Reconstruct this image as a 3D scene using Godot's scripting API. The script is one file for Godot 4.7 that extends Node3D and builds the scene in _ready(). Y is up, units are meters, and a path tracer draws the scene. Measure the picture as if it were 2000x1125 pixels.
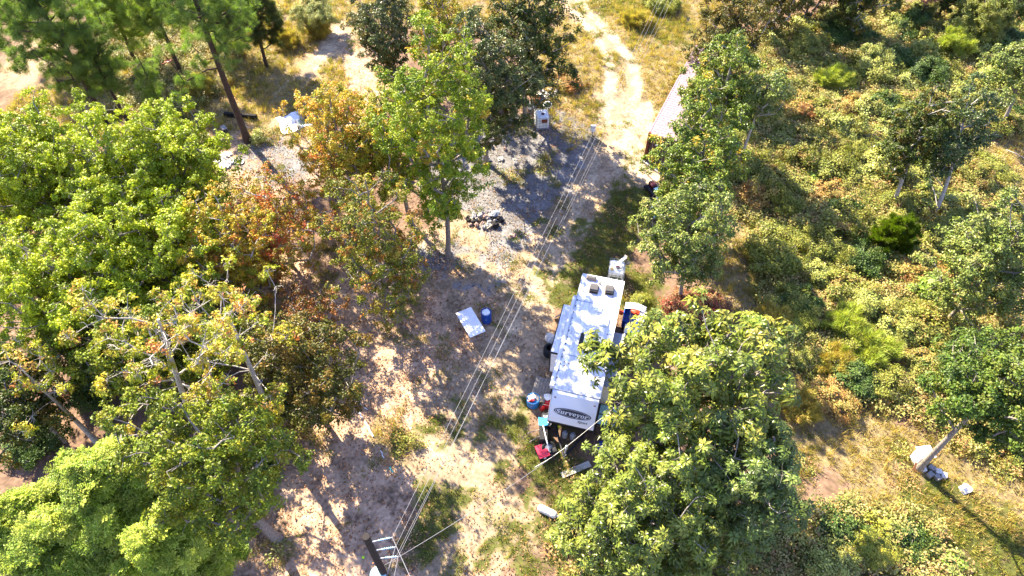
extends Node3D
# Clearing in a wood with a travel trailer, seen from above. Units are metres, x to the east, z towards the viewer.

var rng := RandomNumberGenerator.new()
var wide := FastNoiseLite.new()
var fine := FastNoiseLite.new()
var hill := FastNoiseLite.new()
var M := {}
var LEAF := {}
const GX := 380
const GZ := 250
const X0 := -57.0
const X1 := 57.0
const Z0 := -74.0
const Z1 := 1.0
var layers := []

func _ready():
	rng.seed = 4127
	wide.seed = 3; wide.frequency = 0.12
	fine.seed = 9; fine.frequency = 0.9
	hill.seed = 21; hill.frequency = 0.035
	var cam := Camera3D.new()
	cam.name = "camera"
	cam.fov = 45.23
	cam.position = Vector3(0, 33, 0)
	cam.rotation_degrees = Vector3(-51.2, 0, 0)
	cam.far = 900.0
	add_child(cam)
	var env := Environment.new()
	var sky_mat := ProceduralSkyMaterial.new()
	sky_mat.sky_top_color = Color(0.46, 0.54, 0.78)
	sky_mat.sky_horizon_color = Color(0.84, 0.87, 0.91)
	sky_mat.sky_curve = 0.12
	sky_mat.ground_bottom_color = Color(0.25, 0.24, 0.18)
	sky_mat.ground_horizon_color = Color(0.5, 0.52, 0.5)
	sky_mat.sky_energy_multiplier = 1.0
	var sky := Sky.new()
	sky.sky_material = sky_mat
	env.background_mode = Environment.BG_SKY
	env.sky = sky
	env.background_energy_multiplier = 0.68
	env.tonemap_mode = Environment.TONE_MAPPER_LINEAR
	env.tonemap_exposure = 5.1
	env.sdfgi_enabled = true
	env.ssao_enabled = true
	env.ssil_enabled = true
	var we := WorldEnvironment.new()
	we.name = "world_environment"
	we.environment = env
	add_child(we)
	var sun := DirectionalLight3D.new()
	sun.name = "sun"
	sun.light_energy = 1.6
	sun.light_color = Color(1.0, 0.945, 0.85)
	sun.light_angular_distance = 0.5
	sun.shadow_enabled = true
	var el := deg_to_rad(38.5)
	sun.basis = Basis.looking_at(Vector3(0.616 * cos(el), -sin(el), 0.788 * cos(el)))
	add_child(sun)

	make_materials()
	make_leaves()
	paint_layers()
	build_ground()
	build_trailer()
	build_container()
	build_pole_and_wires()
	build_yard_things()
	build_trees()
	build_shrubs()
	scatter_cover()

# ---------------------------------------------------------------- helpers
func rf(a: float, b: float) -> float:
	return rng.randf_range(a, b)

func gh(x: float, z: float) -> float:
	return hill.get_noise_2d(x, z) * 0.5 + wide.get_noise_2d(x, z) * 0.10

func on(v, up := 0.0) -> Vector3:
	return Vector3(v.x, gh(v.x, v.y) + up, v.y)

func begin() -> SurfaceTool:
	var st := SurfaceTool.new()
	st.begin(Mesh.PRIMITIVE_TRIANGLES)
	return st

func tri(st: SurfaceTool, a: Vector3, b: Vector3, c: Vector3, n: Vector3):
	st.set_normal(n)
	st.add_vertex(a)
	if (b - a).cross(c - a).dot(n) > 0.0:
		st.add_vertex(c)
		st.add_vertex(b)
	else:
		st.add_vertex(b)
		st.add_vertex(c)

func quad(st: SurfaceTool, a: Vector3, b: Vector3, c: Vector3, d: Vector3, n: Vector3):
	tri(st, a, b, c, n)
	tri(st, a, c, d, n)

# a box with chamfered edges, turned and moved by t
func box(st: SurfaceTool, t: Transform3D, size: Vector3, bev := 0.01):
	var h := size * 0.5
	bev = minf(bev, minf(h.x, minf(h.y, h.z)) * 0.45)
	for a in 3:
		var b := (a + 1) % 3
		var c := (a + 2) % 3
		for s in [-1.0, 1.0]:
			var n := Vector3.ZERO
			n[a] = s
			var p := []
			for k in [[-1, -1], [1, -1], [1, 1], [-1, 1]]:
				var v := Vector3.ZERO
				v[a] = s * h[a]; v[b] = k[0] * (h[b] - bev); v[c] = k[1] * (h[c] - bev)
				p.append(t * v)
			quad(st, p[0], p[1], p[2], p[3], (t.basis * n).normalized())
			for s2 in [-1.0, 1.0]:
				var q := []
				for e in [[0, -1], [0, 1], [1, 1], [1, -1]]:
					var v := Vector3.ZERO
					v[a] = s * (h[a] - (bev if e[0] else 0.0)); v[b] = s2 * (h[b] - (0.0 if e[0] else bev)); v[c] = e[1] * (h[c] - bev)
					q.append(t * v)
				var n2 := n
				n2[b] = s2
				quad(st, q[0], q[1], q[2], q[3], (t.basis * n2).normalized())
	for sx in [-1.0, 1.0]:
		for sy in [-1.0, 1.0]:
			for sz in [-1.0, 1.0]:
				var s := Vector3(sx, sy, sz)
				tri(st, t * (s * Vector3(h.x, h.y - bev, h.z - bev)), t * (s * Vector3(h.x - bev, h.y, h.z - bev)), t * (s * Vector3(h.x - bev, h.y - bev, h.z)), (t.basis * s).normalized())

func at(x: float, y: float, z: float, yaw := 0.0, pitch := 0.0, roll := 0.0) -> Transform3D:
	return Transform3D(Basis.from_euler(Vector3(pitch, yaw, roll)), Vector3(x, y, z))

# a tapering round tube through the points, with closed ends
func tube(st: SurfaceTool, pts: Array, radii: Array, sides := 6, caps := true):
	var rings := []
	var side := Vector3.RIGHT
	for i in pts.size():
		var dir: Vector3 = (pts[mini(i + 1, pts.size() - 1)] - pts[maxi(i - 1, 0)]).normalized()
		var u := side - dir * side.dot(dir)
		if u.length() < 0.1:
			u = Vector3.UP - dir * dir.y
			if u.length() < 0.1:
				u = Vector3.BACK - dir * dir.z
		u = u.normalized()
		side = u
		var v := dir.cross(u)
		var ring := []
		for k in sides:
			var an := TAU * k / sides
			ring.append(u * cos(an) + v * sin(an))
		rings.append(ring)
	for i in pts.size() - 1:
		for k in sides:
			var k2 := (k + 1) % sides
			var n00: Vector3 = rings[i][k]
			var n01: Vector3 = rings[i][k2]
			var n10: Vector3 = rings[i + 1][k]
			var n11: Vector3 = rings[i + 1][k2]
			var a: Vector3 = pts[i] + n00 * radii[i]
			var b: Vector3 = pts[i] + n01 * radii[i]
			var c: Vector3 = pts[i + 1] + n11 * radii[i + 1]
			var d: Vector3 = pts[i + 1] + n10 * radii[i + 1]
			var flip := (b - a).cross(c - a).dot(n00 + n01) > 0.0
			var vs := [a, c, b, a, d, c] if flip else [a, b, c, a, c, d]
			var ns := [n00, n11, n01, n00, n10, n11] if flip else [n00, n01, n11, n00, n11, n10]
			for q in 6:
				st.set_normal(ns[q])
				st.add_vertex(vs[q])
	if caps:
		for e in [0, pts.size() - 1]:
			var o: Vector3 = pts[e]
			var n: Vector3 = (pts[e] - pts[1 if e == 0 else e - 1]).normalized()
			for k in sides:
				tri(st, o, o + rings[e][k] * radii[e], o + rings[e][(k + 1) % sides] * radii[e], n)

# a lathed body: profile of (radius, height) round the y axis of t
func lathe(st: SurfaceTool, t: Transform3D, prof: Array, sides := 20):
	for i in prof.size() - 1:
		var p: Vector2 = prof[i]
		var q: Vector2 = prof[i + 1]
		var nv := Vector2(q.y - p.y, p.x - q.x)
		if nv.length() < 1e-6:
			continue
		nv = nv.normalized()
		for k in sides:
			var a0 := TAU * k / sides
			var a1 := TAU * (k + 1) / sides
			var c0 := Vector3(cos(a0), 0, sin(a0))
			var c1 := Vector3(cos(a1), 0, sin(a1))
			var pa := c0 * p.x + Vector3.UP * p.y
			var pb := c1 * p.x + Vector3.UP * p.y
			var qa := c0 * q.x + Vector3.UP * q.y
			var qb := c1 * q.x + Vector3.UP * q.y
			var n0 := t.basis * (c0 * nv.x + Vector3.UP * nv.y)
			var n1 := t.basis * (c1 * nv.x + Vector3.UP * nv.y)
			var vs := [pa, pb, qb, pa, qb, qa]
			var ns := [n0, n1, n1, n0, n1, n0]
			if (pb - pa).cross(qb - pa).dot(c0 * nv.x + Vector3.UP * nv.y) + (qb - pa).cross(qa - pa).dot(c0 * nv.x + Vector3.UP * nv.y) > 0.0:
				vs = [pa, qb, pb, pa, qa, qb]
				ns = [n0, n1, n1, n0, n0, n1]
			for q6 in 6:
				st.set_normal(ns[q6].normalized())
				st.add_vertex(t * vs[q6])

func obj(called: String, st: SurfaceTool, m: Material, parent: Node = self) -> MeshInstance3D:
	var o := MeshInstance3D.new()
	o.name = called
	o.mesh = st.commit()
	o.material_override = m
	parent.add_child(o, true)
	if parent == self:
		number(o, called)
	return o

var counts := {}
func number(o: Node, called: String):
	var k: int = counts.get(called, 0)
	o.name = called if k == 0 else "%s_%03d" % [called, k]
	counts[called] = k + 1

func thing(called: String, label: String, category: String, where := Vector3.ZERO, turn := 0.0, group := "") -> Node3D:
	var o := Node3D.new()
	add_child(o)
	number(o, called)
	o.position = where
	o.rotation.y = turn
	tag(o, label, category, group)
	return o

func tag(o: Node, label: String, category: String, group := ""):
	o.set_meta("label", label)
	o.set_meta("category", category)
	if group:
		o.set_meta("group", group)

func bx(called: String, t: Transform3D, size: Vector3, m: Material, parent: Node, bev := 0.01) -> MeshInstance3D:
	var st := begin()
	box(st, t, size, bev)
	return obj(called, st, m, parent)

func tb(called: String, pts: Array, r: float, m: Material, parent: Node, sides := 8) -> MeshInstance3D:
	var st := begin()
	var rr := []
	for p in pts:
		rr.append(r)
	tube(st, pts, rr, sides)
	return obj(called, st, m, parent)

# ---------------------------------------------------------------- materials
func mat(c: Color, rough := 0.8, metal := 0.0, spec := 0.5) -> StandardMaterial3D:
	var m := StandardMaterial3D.new()
	m.albedo_color = c
	m.roughness = rough
	m.metallic = metal
	m.metallic_specular = spec
	return m

# a material whose colour wanders between the two given ones
func noisy(a: Color, b: Color, freq: float, rough := 0.85, bump := 0.0, seed := 1, stretch := Vector3.ONE) -> StandardMaterial3D:
	var n := FastNoiseLite.new()
	n.seed = seed
	n.frequency = freq
	n.fractal_octaves = 4
	var g := Gradient.new()
	g.set_color(0, a)
	g.set_color(1, b)
	g.set_offset(0, 0.25)
	g.set_offset(1, 0.75)
	var tx := NoiseTexture2D.new()
	tx.width = 256
	tx.height = 256
	tx.seamless = true
	tx.noise = n
	tx.color_ramp = g
	var m := StandardMaterial3D.new()
	m.albedo_texture = tx
	m.roughness = rough
	m.uv1_triplanar = true
	m.uv1_scale = stretch
	if bump > 0.0:
		var bt := NoiseTexture2D.new()
		bt.width = 256
		bt.height = 256
		bt.seamless = true
		bt.noise = n
		bt.as_normal_map = true
		bt.bump_strength = 8.0
		m.normal_enabled = true
		m.normal_texture = bt
		m.normal_scale = bump
	return m

func leaf_mat(rough: float, through: Color) -> StandardMaterial3D:
	var m := StandardMaterial3D.new()
	m.vertex_color_use_as_albedo = true
	m.roughness = rough
	m.metallic_specular = 0.38
	m.cull_mode = BaseMaterial3D.CULL_DISABLED
	m.backlight_enabled = true
	m.backlight = through
	return m

func make_materials():
	M.bark_dark = noisy(Color(0.17, 0.13, 0.11), Color(0.36, 0.29, 0.25), 0.05, 0.95, 1.0, 4, Vector3(2.0, 0.5, 2.0))
	M.bark_grey = noisy(Color(0.40, 0.37, 0.33), Color(0.62, 0.59, 0.55), 0.04, 0.95, 0.8, 5, Vector3(1.6, 0.7, 1.6))
	M.bark_white = noisy(Color(0.55, 0.52, 0.48), Color(0.80, 0.77, 0.72), 0.04, 0.9, 0.5, 6, Vector3(1.6, 0.8, 1.6))
	M.leaf = leaf_mat(0.45, Color(0.70, 0.72, 0.35))
	M.leaf_gloss = leaf_mat(0.36, Color(0.5, 0.56, 0.25))
	M.needle = leaf_mat(0.5, Color(0.9, 1.0, 0.55))
	M.grass = leaf_mat(0.6, Color(0.8, 0.85, 0.5))
	M.litter = leaf_mat(0.7, Color(0.3, 0.25, 0.2))
	M.white_skin = noisy(Color(0.90, 0.90, 0.89), Color(0.94, 0.94, 0.93), 0.01, 0.45, 0.0, 11)
	M.roof = noisy(Color(0.82, 0.81, 0.79), Color(0.95, 0.95, 0.94), 0.012, 0.6, 0.0, 12, Vector3(2.0, 1.0, 0.35))
	M.cap = mat(Color(0.89, 0.90, 0.91), 0.3)
	M.black = mat(Color(0.09, 0.09, 0.10), 0.6)
	M.rubber = mat(Color(0.11, 0.11, 0.115), 0.85)
	M.vent = mat(Color(0.30, 0.29, 0.28), 0.45)
	M.vent_tan = mat(Color(0.42, 0.38, 0.35), 0.5)
	M.navy = mat(Color(0.11, 0.12, 0.20), 0.4)
	M.silver = mat(Color(0.66, 0.69, 0.74), 0.4)
	M.logo_white = mat(Color(0.86, 0.88, 0.90), 0.4)
	M.glass = mat(Color(0.10, 0.12, 0.14), 0.08)
	M.galv = noisy(Color(0.50, 0.52, 0.54), Color(0.70, 0.71, 0.72), 0.03, 0.45, 0.0, 13)
	M.galv.metallic = 0.5
	M.wire = mat(Color(0.48, 0.48, 0.49), 0.5, 0.0)
	M.plank_grey = noisy(Color(0.42, 0.39, 0.35), Color(0.60, 0.57, 0.52), 0.05, 0.9, 0.4, 14, Vector3(0.5, 2.0, 2.0))
	M.plank_pale = noisy(Color(0.62, 0.60, 0.55), Color(0.80, 0.78, 0.73), 0.05, 0.9, 0.4, 15, Vector3(0.5, 2.0, 2.0))
	M.blue = noisy(Color(0.05, 0.22, 0.55), Color(0.10, 0.32, 0.66), 0.02, 0.4, 0.0, 16)
	M.blue_tub = noisy(Color(0.10, 0.36, 0.58), Color(0.18, 0.46, 0.68), 0.02, 0.4, 0.0, 17)
	M.sky_blue = mat(Color(0.20, 0.58, 0.86), 0.4)
	M.red = noisy(Color(0.60, 0.07, 0.09), Color(0.75, 0.14, 0.15), 0.03, 0.4, 0.0, 18)
	M.pink_red = noisy(Color(0.72, 0.10, 0.22), Color(0.84, 0.22, 0.33), 0.03, 0.45, 0.0, 19)
	M.orange = mat(Color(0.90, 0.27, 0.10), 0.45)
	M.white_plastic = noisy(Color(0.82, 0.84, 0.84), Color(0.92, 0.93, 0.92), 0.02, 0.45, 0.0, 20)
	M.white_dirty = noisy(Color(0.70, 0.69, 0.65), Color(0.90, 0.89, 0.86), 0.03, 0.7, 0.2, 22)
	M.grey_plastic = mat(Color(0.45, 0.47, 0.50), 0.5)
	M.algae = mat(Color(0.33, 0.38, 0.33), 0.25)
	M.container = noisy(Color(0.23, 0.15, 0.16), Color(0.32, 0.22, 0.22), 0.02, 0.6, 0.0, 23)
	M.container_roof = noisy(Color(0.50, 0.41, 0.43), Color(0.62, 0.52, 0.55), 0.02, 0.6, 0.0, 24)
	M.rust = noisy(Color(0.36, 0.18, 0.11), Color(0.50, 0.28, 0.18), 0.05, 0.9, 0.3, 25)
	M.yellow = mat(Color(0.85, 0.62, 0.28), 0.6)
	M.tar = noisy(Color(0.10, 0.08, 0.07), Color(0.20, 0.17, 0.15), 0.05, 0.9, 0.6, 26, Vector3(2, 0.4, 2))
	M.stone = noisy(Color(0.42, 0.41, 0.40), Color(0.66, 0.65, 0.64), 0.06, 0.9, 0.6, 27)
	M.stone_pink = noisy(Color(0.50, 0.40, 0.36), Color(0.66, 0.57, 0.52), 0.06, 0.9, 0.6, 28)
	M.char = noisy(Color(0.05, 0.05, 0.05), Color(0.14, 0.13, 0.13), 0.06, 0.95, 0.6, 29)
	M.brown_board = noisy(Color(0.42, 0.26, 0.16), Color(0.56, 0.38, 0.25), 0.05, 0.85, 0.3, 30)
	M.teal = mat(Color(0.15, 0.62, 0.60), 0.5)
	M.pale_teal = noisy(Color(0.48, 0.66, 0.70), Color(0.62, 0.78, 0.80), 0.03, 0.5, 0.0, 31)
	M.maroon = mat(Color(0.32, 0.08, 0.12), 0.5)
	M.lime = mat(Color(0.72, 0.90, 0.20), 0.8)
	M.tan_bag = mat(Color(0.74, 0.66, 0.42), 0.8)
	M.rope = mat(Color(0.72, 0.55, 0.45), 0.8)

# ---------------------------------------------------------------- ground
func stroke(layer: int, pts: Array, r: float, soft: float, strength := 1.0):
	var lo := Vector2(1e9, 1e9)
	var hi := -lo
	for p in pts:
		lo = lo.min(p)
		hi = hi.max(p)
	var dx := (X1 - X0) / GX
	var dz := (Z1 - Z0) / GZ
	var pad := r + soft + 2.0
	var L: PackedFloat32Array = layers[layer]
	for j in range(maxi(0, int((lo.y - pad - Z0) / dz)), mini(GZ, int((hi.y + pad - Z0) / dz) + 1)):
		for i in range(maxi(0, int((lo.x - pad - X0) / dx)), mini(GX, int((hi.x + pad - X0) / dx) + 1)):
			var p := Vector2(X0 + (i + 0.5) * dx, Z0 + (j + 0.5) * dz)
			var d := 1e9
			for k in maxi(1, pts.size() - 1):
				var q := Geometry2D.get_closest_point_to_segment(p, pts[k], pts[mini(k + 1, pts.size() - 1)])
				d = minf(d, p.distance_to(q))
			d += wide.get_noise_2d(p.x * 4.0, p.y * 4.0) * minf(r * 0.5, 1.3)
			var w := strength * (1.0 - smoothstep(r - soft, r + soft, d))
			var at_ := j * GX + i
			if w > L[at_]:
				L[at_] = w
	layers[layer] = L

func erase(layer: int, pts: Array, r: float, soft: float):
	layers.append(PackedFloat32Array())
	layers[-1].resize(GX * GZ)
	stroke(layers.size() - 1, pts, r, soft)
	var E: PackedFloat32Array = layers.pop_back()
	var L: PackedFloat32Array = layers[layer]
	for k in L.size():
		L[k] *= 1.0 - E[k]
	layers[layer] = L

func weight(layer: int, x: float, z: float) -> float:
	var i := int((x - X0) / (X1 - X0) * GX)
	var j := int((z - Z0) / (Z1 - Z0) * GZ)
	if i < 0 or j < 0 or i >= GX or j >= GZ:
		return 0.0
	return layers[layer][j * GX + i]

enum {SAND, PINK, ASH, DRY, GREEN, BRUSH, RUT}
func paint_layers():
	for k in 7:
		var L := PackedFloat32Array()
		L.resize(GX * GZ)
		layers.append(L)
	stroke(PINK, [Vector2(-11.30, -26.63), Vector2(-8.79, -22.12), Vector2(-6.73, -19.43), Vector2(-7.49, -16.66)], 3.60, 1.00, 1.00)
	stroke(PINK, [Vector2(-7.19, -23.55), Vector2(-4.39, -26.63), Vector2(-3.08, -25.44), Vector2(-4.06, -21.42)], 2.60, 0.80, 1.00)
	stroke(PINK, [Vector2(-11.85, -22.83), Vector2(-9.89, -18.16), Vector2(-9.63, -13.60), Vector2(-10.64, -11.10)], 3.00, 1.00, 1.00)
	stroke(PINK, [Vector2(-4.94, -18.16), Vector2(-2.80, -19.43)], 2.00, 0.80, 1.00)
	stroke(PINK, [Vector2(-7.13, -13.87), Vector2(-8.15, -10.62), Vector2(-7.04, -9.58)], 2.60, 1.00, 0.90)
	stroke(PINK, [Vector2(-21.32, -39.61), Vector2(-20.56, -42.58), Vector2(-16.70, -40.78), Vector2(-16.73, -37.38)], 3.50, 1.00, 1.00)
	stroke(PINK, [Vector2(-15.44, -51.44), Vector2(-13.29, -48.52), Vector2(-12.39, -45.12)], 3.00, 1.00, 1.00)
	stroke(PINK, [Vector2(4.30, -43.20), Vector2(3.44, -41.37)], 2.00, 0.80, 1.00)
	stroke(ASH, [Vector2(-3.64, -37.38), Vector2(0.00, -39.04), Vector2(3.04, -40.78)], 3.20, 0.80, 1.00)
	stroke(ASH, [Vector2(-1.70, -32.32), Vector2(1.41, -34.77), Vector2(3.66, -37.93)], 3.20, 0.80, 1.00)
	stroke(ASH, [Vector2(-4.28, -30.02), Vector2(-1.93, -28.29), Vector2(0.00, -30.02)], 2.00, 0.70, 1.00)
	stroke(ASH, [Vector2(-17.83, -39.04), Vector2(-16.01, -37.38)], 2.00, 0.80, 0.80)
	stroke(DRY, [Vector2(-19.67, -55.36), Vector2(-18.28, -48.52), Vector2(-17.18, -45.12)], 4.50, 1.00, 1.00)
	stroke(DRY, [Vector2(-18.98, -58.75), Vector2(-14.94, -59.64)], 5.00, 1.00, 1.00)
	stroke(DRY, [Vector2(4.36, -52.97), Vector2(5.28, -46.45), Vector2(5.47, -43.20)], 3.20, 1.00, 1.00)
	stroke(DRY, [Vector2(8.26, -57.88), Vector2(12.97, -55.36), Vector2(12.05, -48.52), Vector2(9.70, -42.58)], 5.00, 1.00, 1.00)
	stroke(DRY, [Vector2(17.59, -58.75), Vector2(14.27, -52.20)], 4.00, 1.00, 1.00)
	stroke(DRY, [Vector2(-22.44, -43.83), Vector2(-23.08, -47.82), Vector2(-24.78, -45.12)], 3.00, 1.00, 0.90)
	stroke(DRY, [Vector2(-36.19, -41.97), Vector2(-34.76, -47.13), Vector2(-30.67, -47.13)], 4.00, 1.00, 0.90)
	stroke(DRY, [Vector2(14.60, -23.19), Vector2(15.71, -19.43), Vector2(16.85, -17.55)], 2.20, 0.70, 1.00)
	stroke(DRY, [Vector2(16.68, -16.95), Vector2(18.45, -15.79), Vector2(19.45, -14.14), Vector2(21.54, -13.60)], 2.60, 0.70, 1.00)
	stroke(DRY, [Vector2(23.03, -14.14), Vector2(25.00, -12.32)], 2.20, 0.70, 1.00)
	stroke(DRY, [Vector2(15.92, -30.47), Vector2(14.38, -27.87), Vector2(14.72, -25.06)], 2.00, 0.80, 1.00)
	stroke(DRY, [Vector2(34.92, -37.38), Vector2(37.15, -39.04)], 2.00, 0.80, 1.00)
	stroke(DRY, [Vector2(-6.42, -16.66), Vector2(-5.27, -15.79)], 1.00, 0.60, 0.90)
	stroke(BRUSH, [Vector2(17.83, -39.04), Vector2(24.92, -48.52), Vector2(32.98, -53.75), Vector2(41.77, -53.75)], 6.00, 1.00, 1.00)
	stroke(BRUSH, [Vector2(21.10, -40.19), Vector2(27.97, -45.12), Vector2(34.49, -46.45), Vector2(41.22, -47.82)], 6.00, 1.00, 1.00)
	stroke(BRUSH, [Vector2(19.69, -34.77), Vector2(25.46, -37.38), Vector2(30.92, -37.38)], 5.00, 1.00, 1.00)
	stroke(BRUSH, [Vector2(19.78, -30.02), Vector2(22.51, -28.29), Vector2(27.67, -29.14), Vector2(32.30, -30.02)], 4.00, 1.00, 1.00)
	stroke(BRUSH, [Vector2(17.98, -23.55), Vector2(21.97, -22.12), Vector2(26.96, -23.55)], 3.60, 1.00, 1.00)
	stroke(BRUSH, [Vector2(18.14, -20.08), Vector2(21.31, -19.43)], 1.80, 0.80, 1.00)
	stroke(BRUSH, [Vector2(14.51, -11.10), Vector2(18.22, -11.34), Vector2(18.91, -9.93)], 1.60, 0.60, 1.00)
	stroke(BRUSH, [Vector2(23.79, -17.25), Vector2(26.10, -15.23)], 1.40, 0.60, 1.00)
	stroke(BRUSH, [Vector2(-32.19, -55.36), Vector2(-26.81, -52.20), Vector2(-27.19, -46.45)], 4.00, 1.00, 0.90)
	erase(BRUSH, [Vector2(36.03, -39.04), Vector2(36.85, -36.85)], 2.20, 1.00)
	stroke(DRY, [Vector2(3.80, -61.46), Vector2(5.91, -57.03), Vector2(7.85, -52.97), Vector2(9.14, -48.52), Vector2(8.79, -43.20)], 1.60, 0.80, 0.95)
	stroke(SAND, [Vector2(8.39, -45.12), Vector2(8.73, -40.78), Vector2(7.28, -37.38), Vector2(8.67, -36.85)], 1.90, 0.60, 1.00)
	stroke(SAND, [Vector2(7.06, -39.04), Vector2(6.06, -35.79), Vector2(4.11, -32.79), Vector2(2.60, -29.14)], 1.50, 0.60, 1.00)
	stroke(SAND, [Vector2(2.64, -30.02), Vector2(1.26, -26.63), Vector2(0.00, -23.55), Vector2(0.29, -21.42)], 2.00, 0.60, 1.00)
	stroke(SAND, [Vector2(0.29, -22.12), Vector2(-0.84, -19.43), Vector2(-1.62, -17.25), Vector2(-2.56, -14.14), Vector2(-1.95, -11.58)], 2.30, 0.70, 1.00)
	stroke(SAND, [Vector2(-2.83, -20.08), Vector2(-3.84, -18.16), Vector2(-4.24, -16.08)], 1.20, 0.60, 0.80)
	stroke(SAND, [Vector2(-1.51, -13.08), Vector2(0.00, -12.07), Vector2(-2.36, -9.93)], 1.50, 0.60, 1.00)
	stroke(SAND, [Vector2(0.00, -19.43), Vector2(1.13, -20.08), Vector2(1.46, -21.77)], 1.20, 0.50, 1.00)
	stroke(SAND, [Vector2(4.06, -13.60), Vector2(4.61, -14.14)], 0.50, 0.30, 1.00)
	stroke(SAND, [Vector2(-5.34, -30.92), Vector2(-3.40, -32.32), Vector2(-2.34, -30.92)], 1.00, 0.50, 0.90)
	stroke(SAND, [Vector2(-15.91, -49.23), Vector2(-15.44, -51.44), Vector2(-14.76, -55.36)], 1.60, 0.60, 0.85)
	stroke(SAND, [Vector2(-16.94, -41.97), Vector2(-15.57, -42.89)], 1.30, 0.50, 1.00)
	stroke(SAND, [Vector2(-39.88, -48.52), Vector2(-40.65, -52.20), Vector2(-39.13, -53.75), Vector2(-39.25, -49.96)], 1.70, 0.80, 1.00)
	stroke(SAND, [Vector2(-4.71, -26.63), Vector2(-3.18, -27.45), Vector2(-3.37, -25.06)], 1.00, 0.50, 0.70)
	stroke(RUT, [Vector2(4.50, -60.99), Vector2(5.91, -57.03), Vector2(7.09, -54.55), Vector2(8.05, -50.32), Vector2(7.73, -45.78), Vector2(6.79, -42.58)], 0.42, 0.35, 1.00)
	stroke(RUT, [Vector2(5.92, -60.99), Vector2(7.47, -56.61), Vector2(8.79, -53.75), Vector2(9.92, -49.96), Vector2(9.98, -46.79), Vector2(9.48, -44.15)], 0.36, 0.35, 1.00)
	stroke(SAND, [Vector2(5.21, -60.99), Vector2(6.68, -56.86), Vector2(7.95, -54.15), Vector2(8.96, -50.10), Vector2(8.79, -45.12)], 1.50, 0.70, 0.62)
	stroke(RUT, [Vector2(9.92, -44.47), Vector2(9.17, -41.37), Vector2(7.88, -37.93), Vector2(9.79, -37.11)], 1.00, 0.40, 1.00)
	stroke(RUT, [Vector2(6.27, -38.48), Vector2(4.51, -33.77), Vector2(1.91, -27.45), Vector2(-0.59, -22.12)], 0.30, 0.25, 1.00)
	stroke(RUT, [Vector2(5.10, -32.32), Vector2(3.26, -29.14), Vector2(2.16, -25.44)], 0.30, 0.25, 1.00)
	stroke(RUT, [Vector2(-16.25, -49.96), Vector2(-15.63, -52.58), Vector2(-15.43, -55.36)], 0.50, 0.30, 1.00)
	stroke(GREEN, [Vector2(8.03, -34.26), Vector2(6.72, -31.38), Vector2(5.53, -29.14), Vector2(6.28, -26.63)], 1.50, 0.60, 1.00)
	stroke(GREEN, [Vector2(7.89, -27.04), Vector2(7.97, -25.06)], 1.20, 0.60, 1.00)
	stroke(GREEN, [Vector2(3.10, -25.84), Vector2(3.81, -27.45), Vector2(4.88, -29.14)], 0.80, 0.40, 1.00)
	stroke(GREEN, [Vector2(0.27, -17.25), Vector2(0.79, -16.08), Vector2(1.54, -14.41), Vector2(2.80, -13.87)], 0.60, 0.40, 1.00)
	stroke(GREEN, [Vector2(2.09, -15.23), Vector2(3.30, -13.60), Vector2(1.95, -11.58)], 0.90, 0.50, 1.00)
	stroke(GREEN, [Vector2(-3.80, -13.60), Vector2(-3.47, -12.32), Vector2(-4.23, -11.10)], 0.80, 0.50, 1.00)
	stroke(GREEN, [Vector2(0.00, -11.58), Vector2(1.19, -10.16)], 0.70, 0.50, 0.80)
	stroke(GREEN, [Vector2(21.14, -12.57), Vector2(22.15, -10.86), Vector2(23.40, -9.93)], 2.00, 0.60, 1.00)
	stroke(GREEN, [Vector2(13.41, -55.36), Vector2(11.57, -58.75), Vector2(9.34, -59.64)], 2.50, 1.00, 0.62)
	stroke(GREEN, [Vector2(13.54, -11.10), Vector2(16.29, -10.62)], 1.30, 0.60, 0.80)
	stroke(GREEN, [Vector2(15.69, -26.63), Vector2(16.18, -23.55)], 1.00, 0.60, 0.80)
	stroke(DRY, [Vector2(-14.13, -60.54), Vector2(-4.71, -60.54), Vector2(0.00, -59.64)], 4.00, 1.00, 0.80)
	stroke(BRUSH, [Vector2(-32.55, -29.14), Vector2(-24.29, -33.77), Vector2(-18.88, -29.14)], 4.00, 1.00, 0.80)
	stroke(BRUSH, [Vector2(4.73, -9.93), Vector2(11.82, -9.93)], 2.00, 1.00, 0.80)
	stroke(GREEN, [Vector2(-3.37, -17.42), Vector2(-3.51, -17.73)], 0.17, 0.30, 0.66)
	stroke(GREEN, [Vector2(2.27, -11.14), Vector2(2.54, -11.34)], 0.31, 0.30, 0.61)
	stroke(GREEN, [Vector2(-3.92, -17.38), Vector2(-4.20, -17.00)], 0.40, 0.30, 0.82)
	stroke(GREEN, [Vector2(1.50, -16.52), Vector2(1.29, -16.41)], 0.37, 0.30, 0.84)
	stroke(GREEN, [Vector2(2.22, -17.58), Vector2(2.33, -17.43)], 0.30, 0.30, 0.57)
	stroke(GREEN, [Vector2(-1.32, -17.56), Vector2(-0.84, -17.23)], 0.31, 0.30, 0.62)
	stroke(GREEN, [Vector2(2.28, -13.04), Vector2(2.65, -12.77)], 0.30, 0.30, 0.67)
	stroke(GREEN, [Vector2(-0.21, -14.29), Vector2(-0.56, -14.44)], 0.39, 0.30, 0.52)
	stroke(GREEN, [Vector2(-2.78, -13.37), Vector2(-2.82, -13.49)], 0.45, 0.30, 0.58)
	stroke(GREEN, [Vector2(-1.81, -16.43), Vector2(-1.67, -16.62)], 0.26, 0.30, 0.80)
	stroke(GREEN, [Vector2(-2.45, -13.16), Vector2(-2.05, -13.47)], 0.17, 0.30, 0.59)
	stroke(GREEN, [Vector2(1.12, -12.67), Vector2(0.86, -12.80)], 0.20, 0.30, 0.68)
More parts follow.
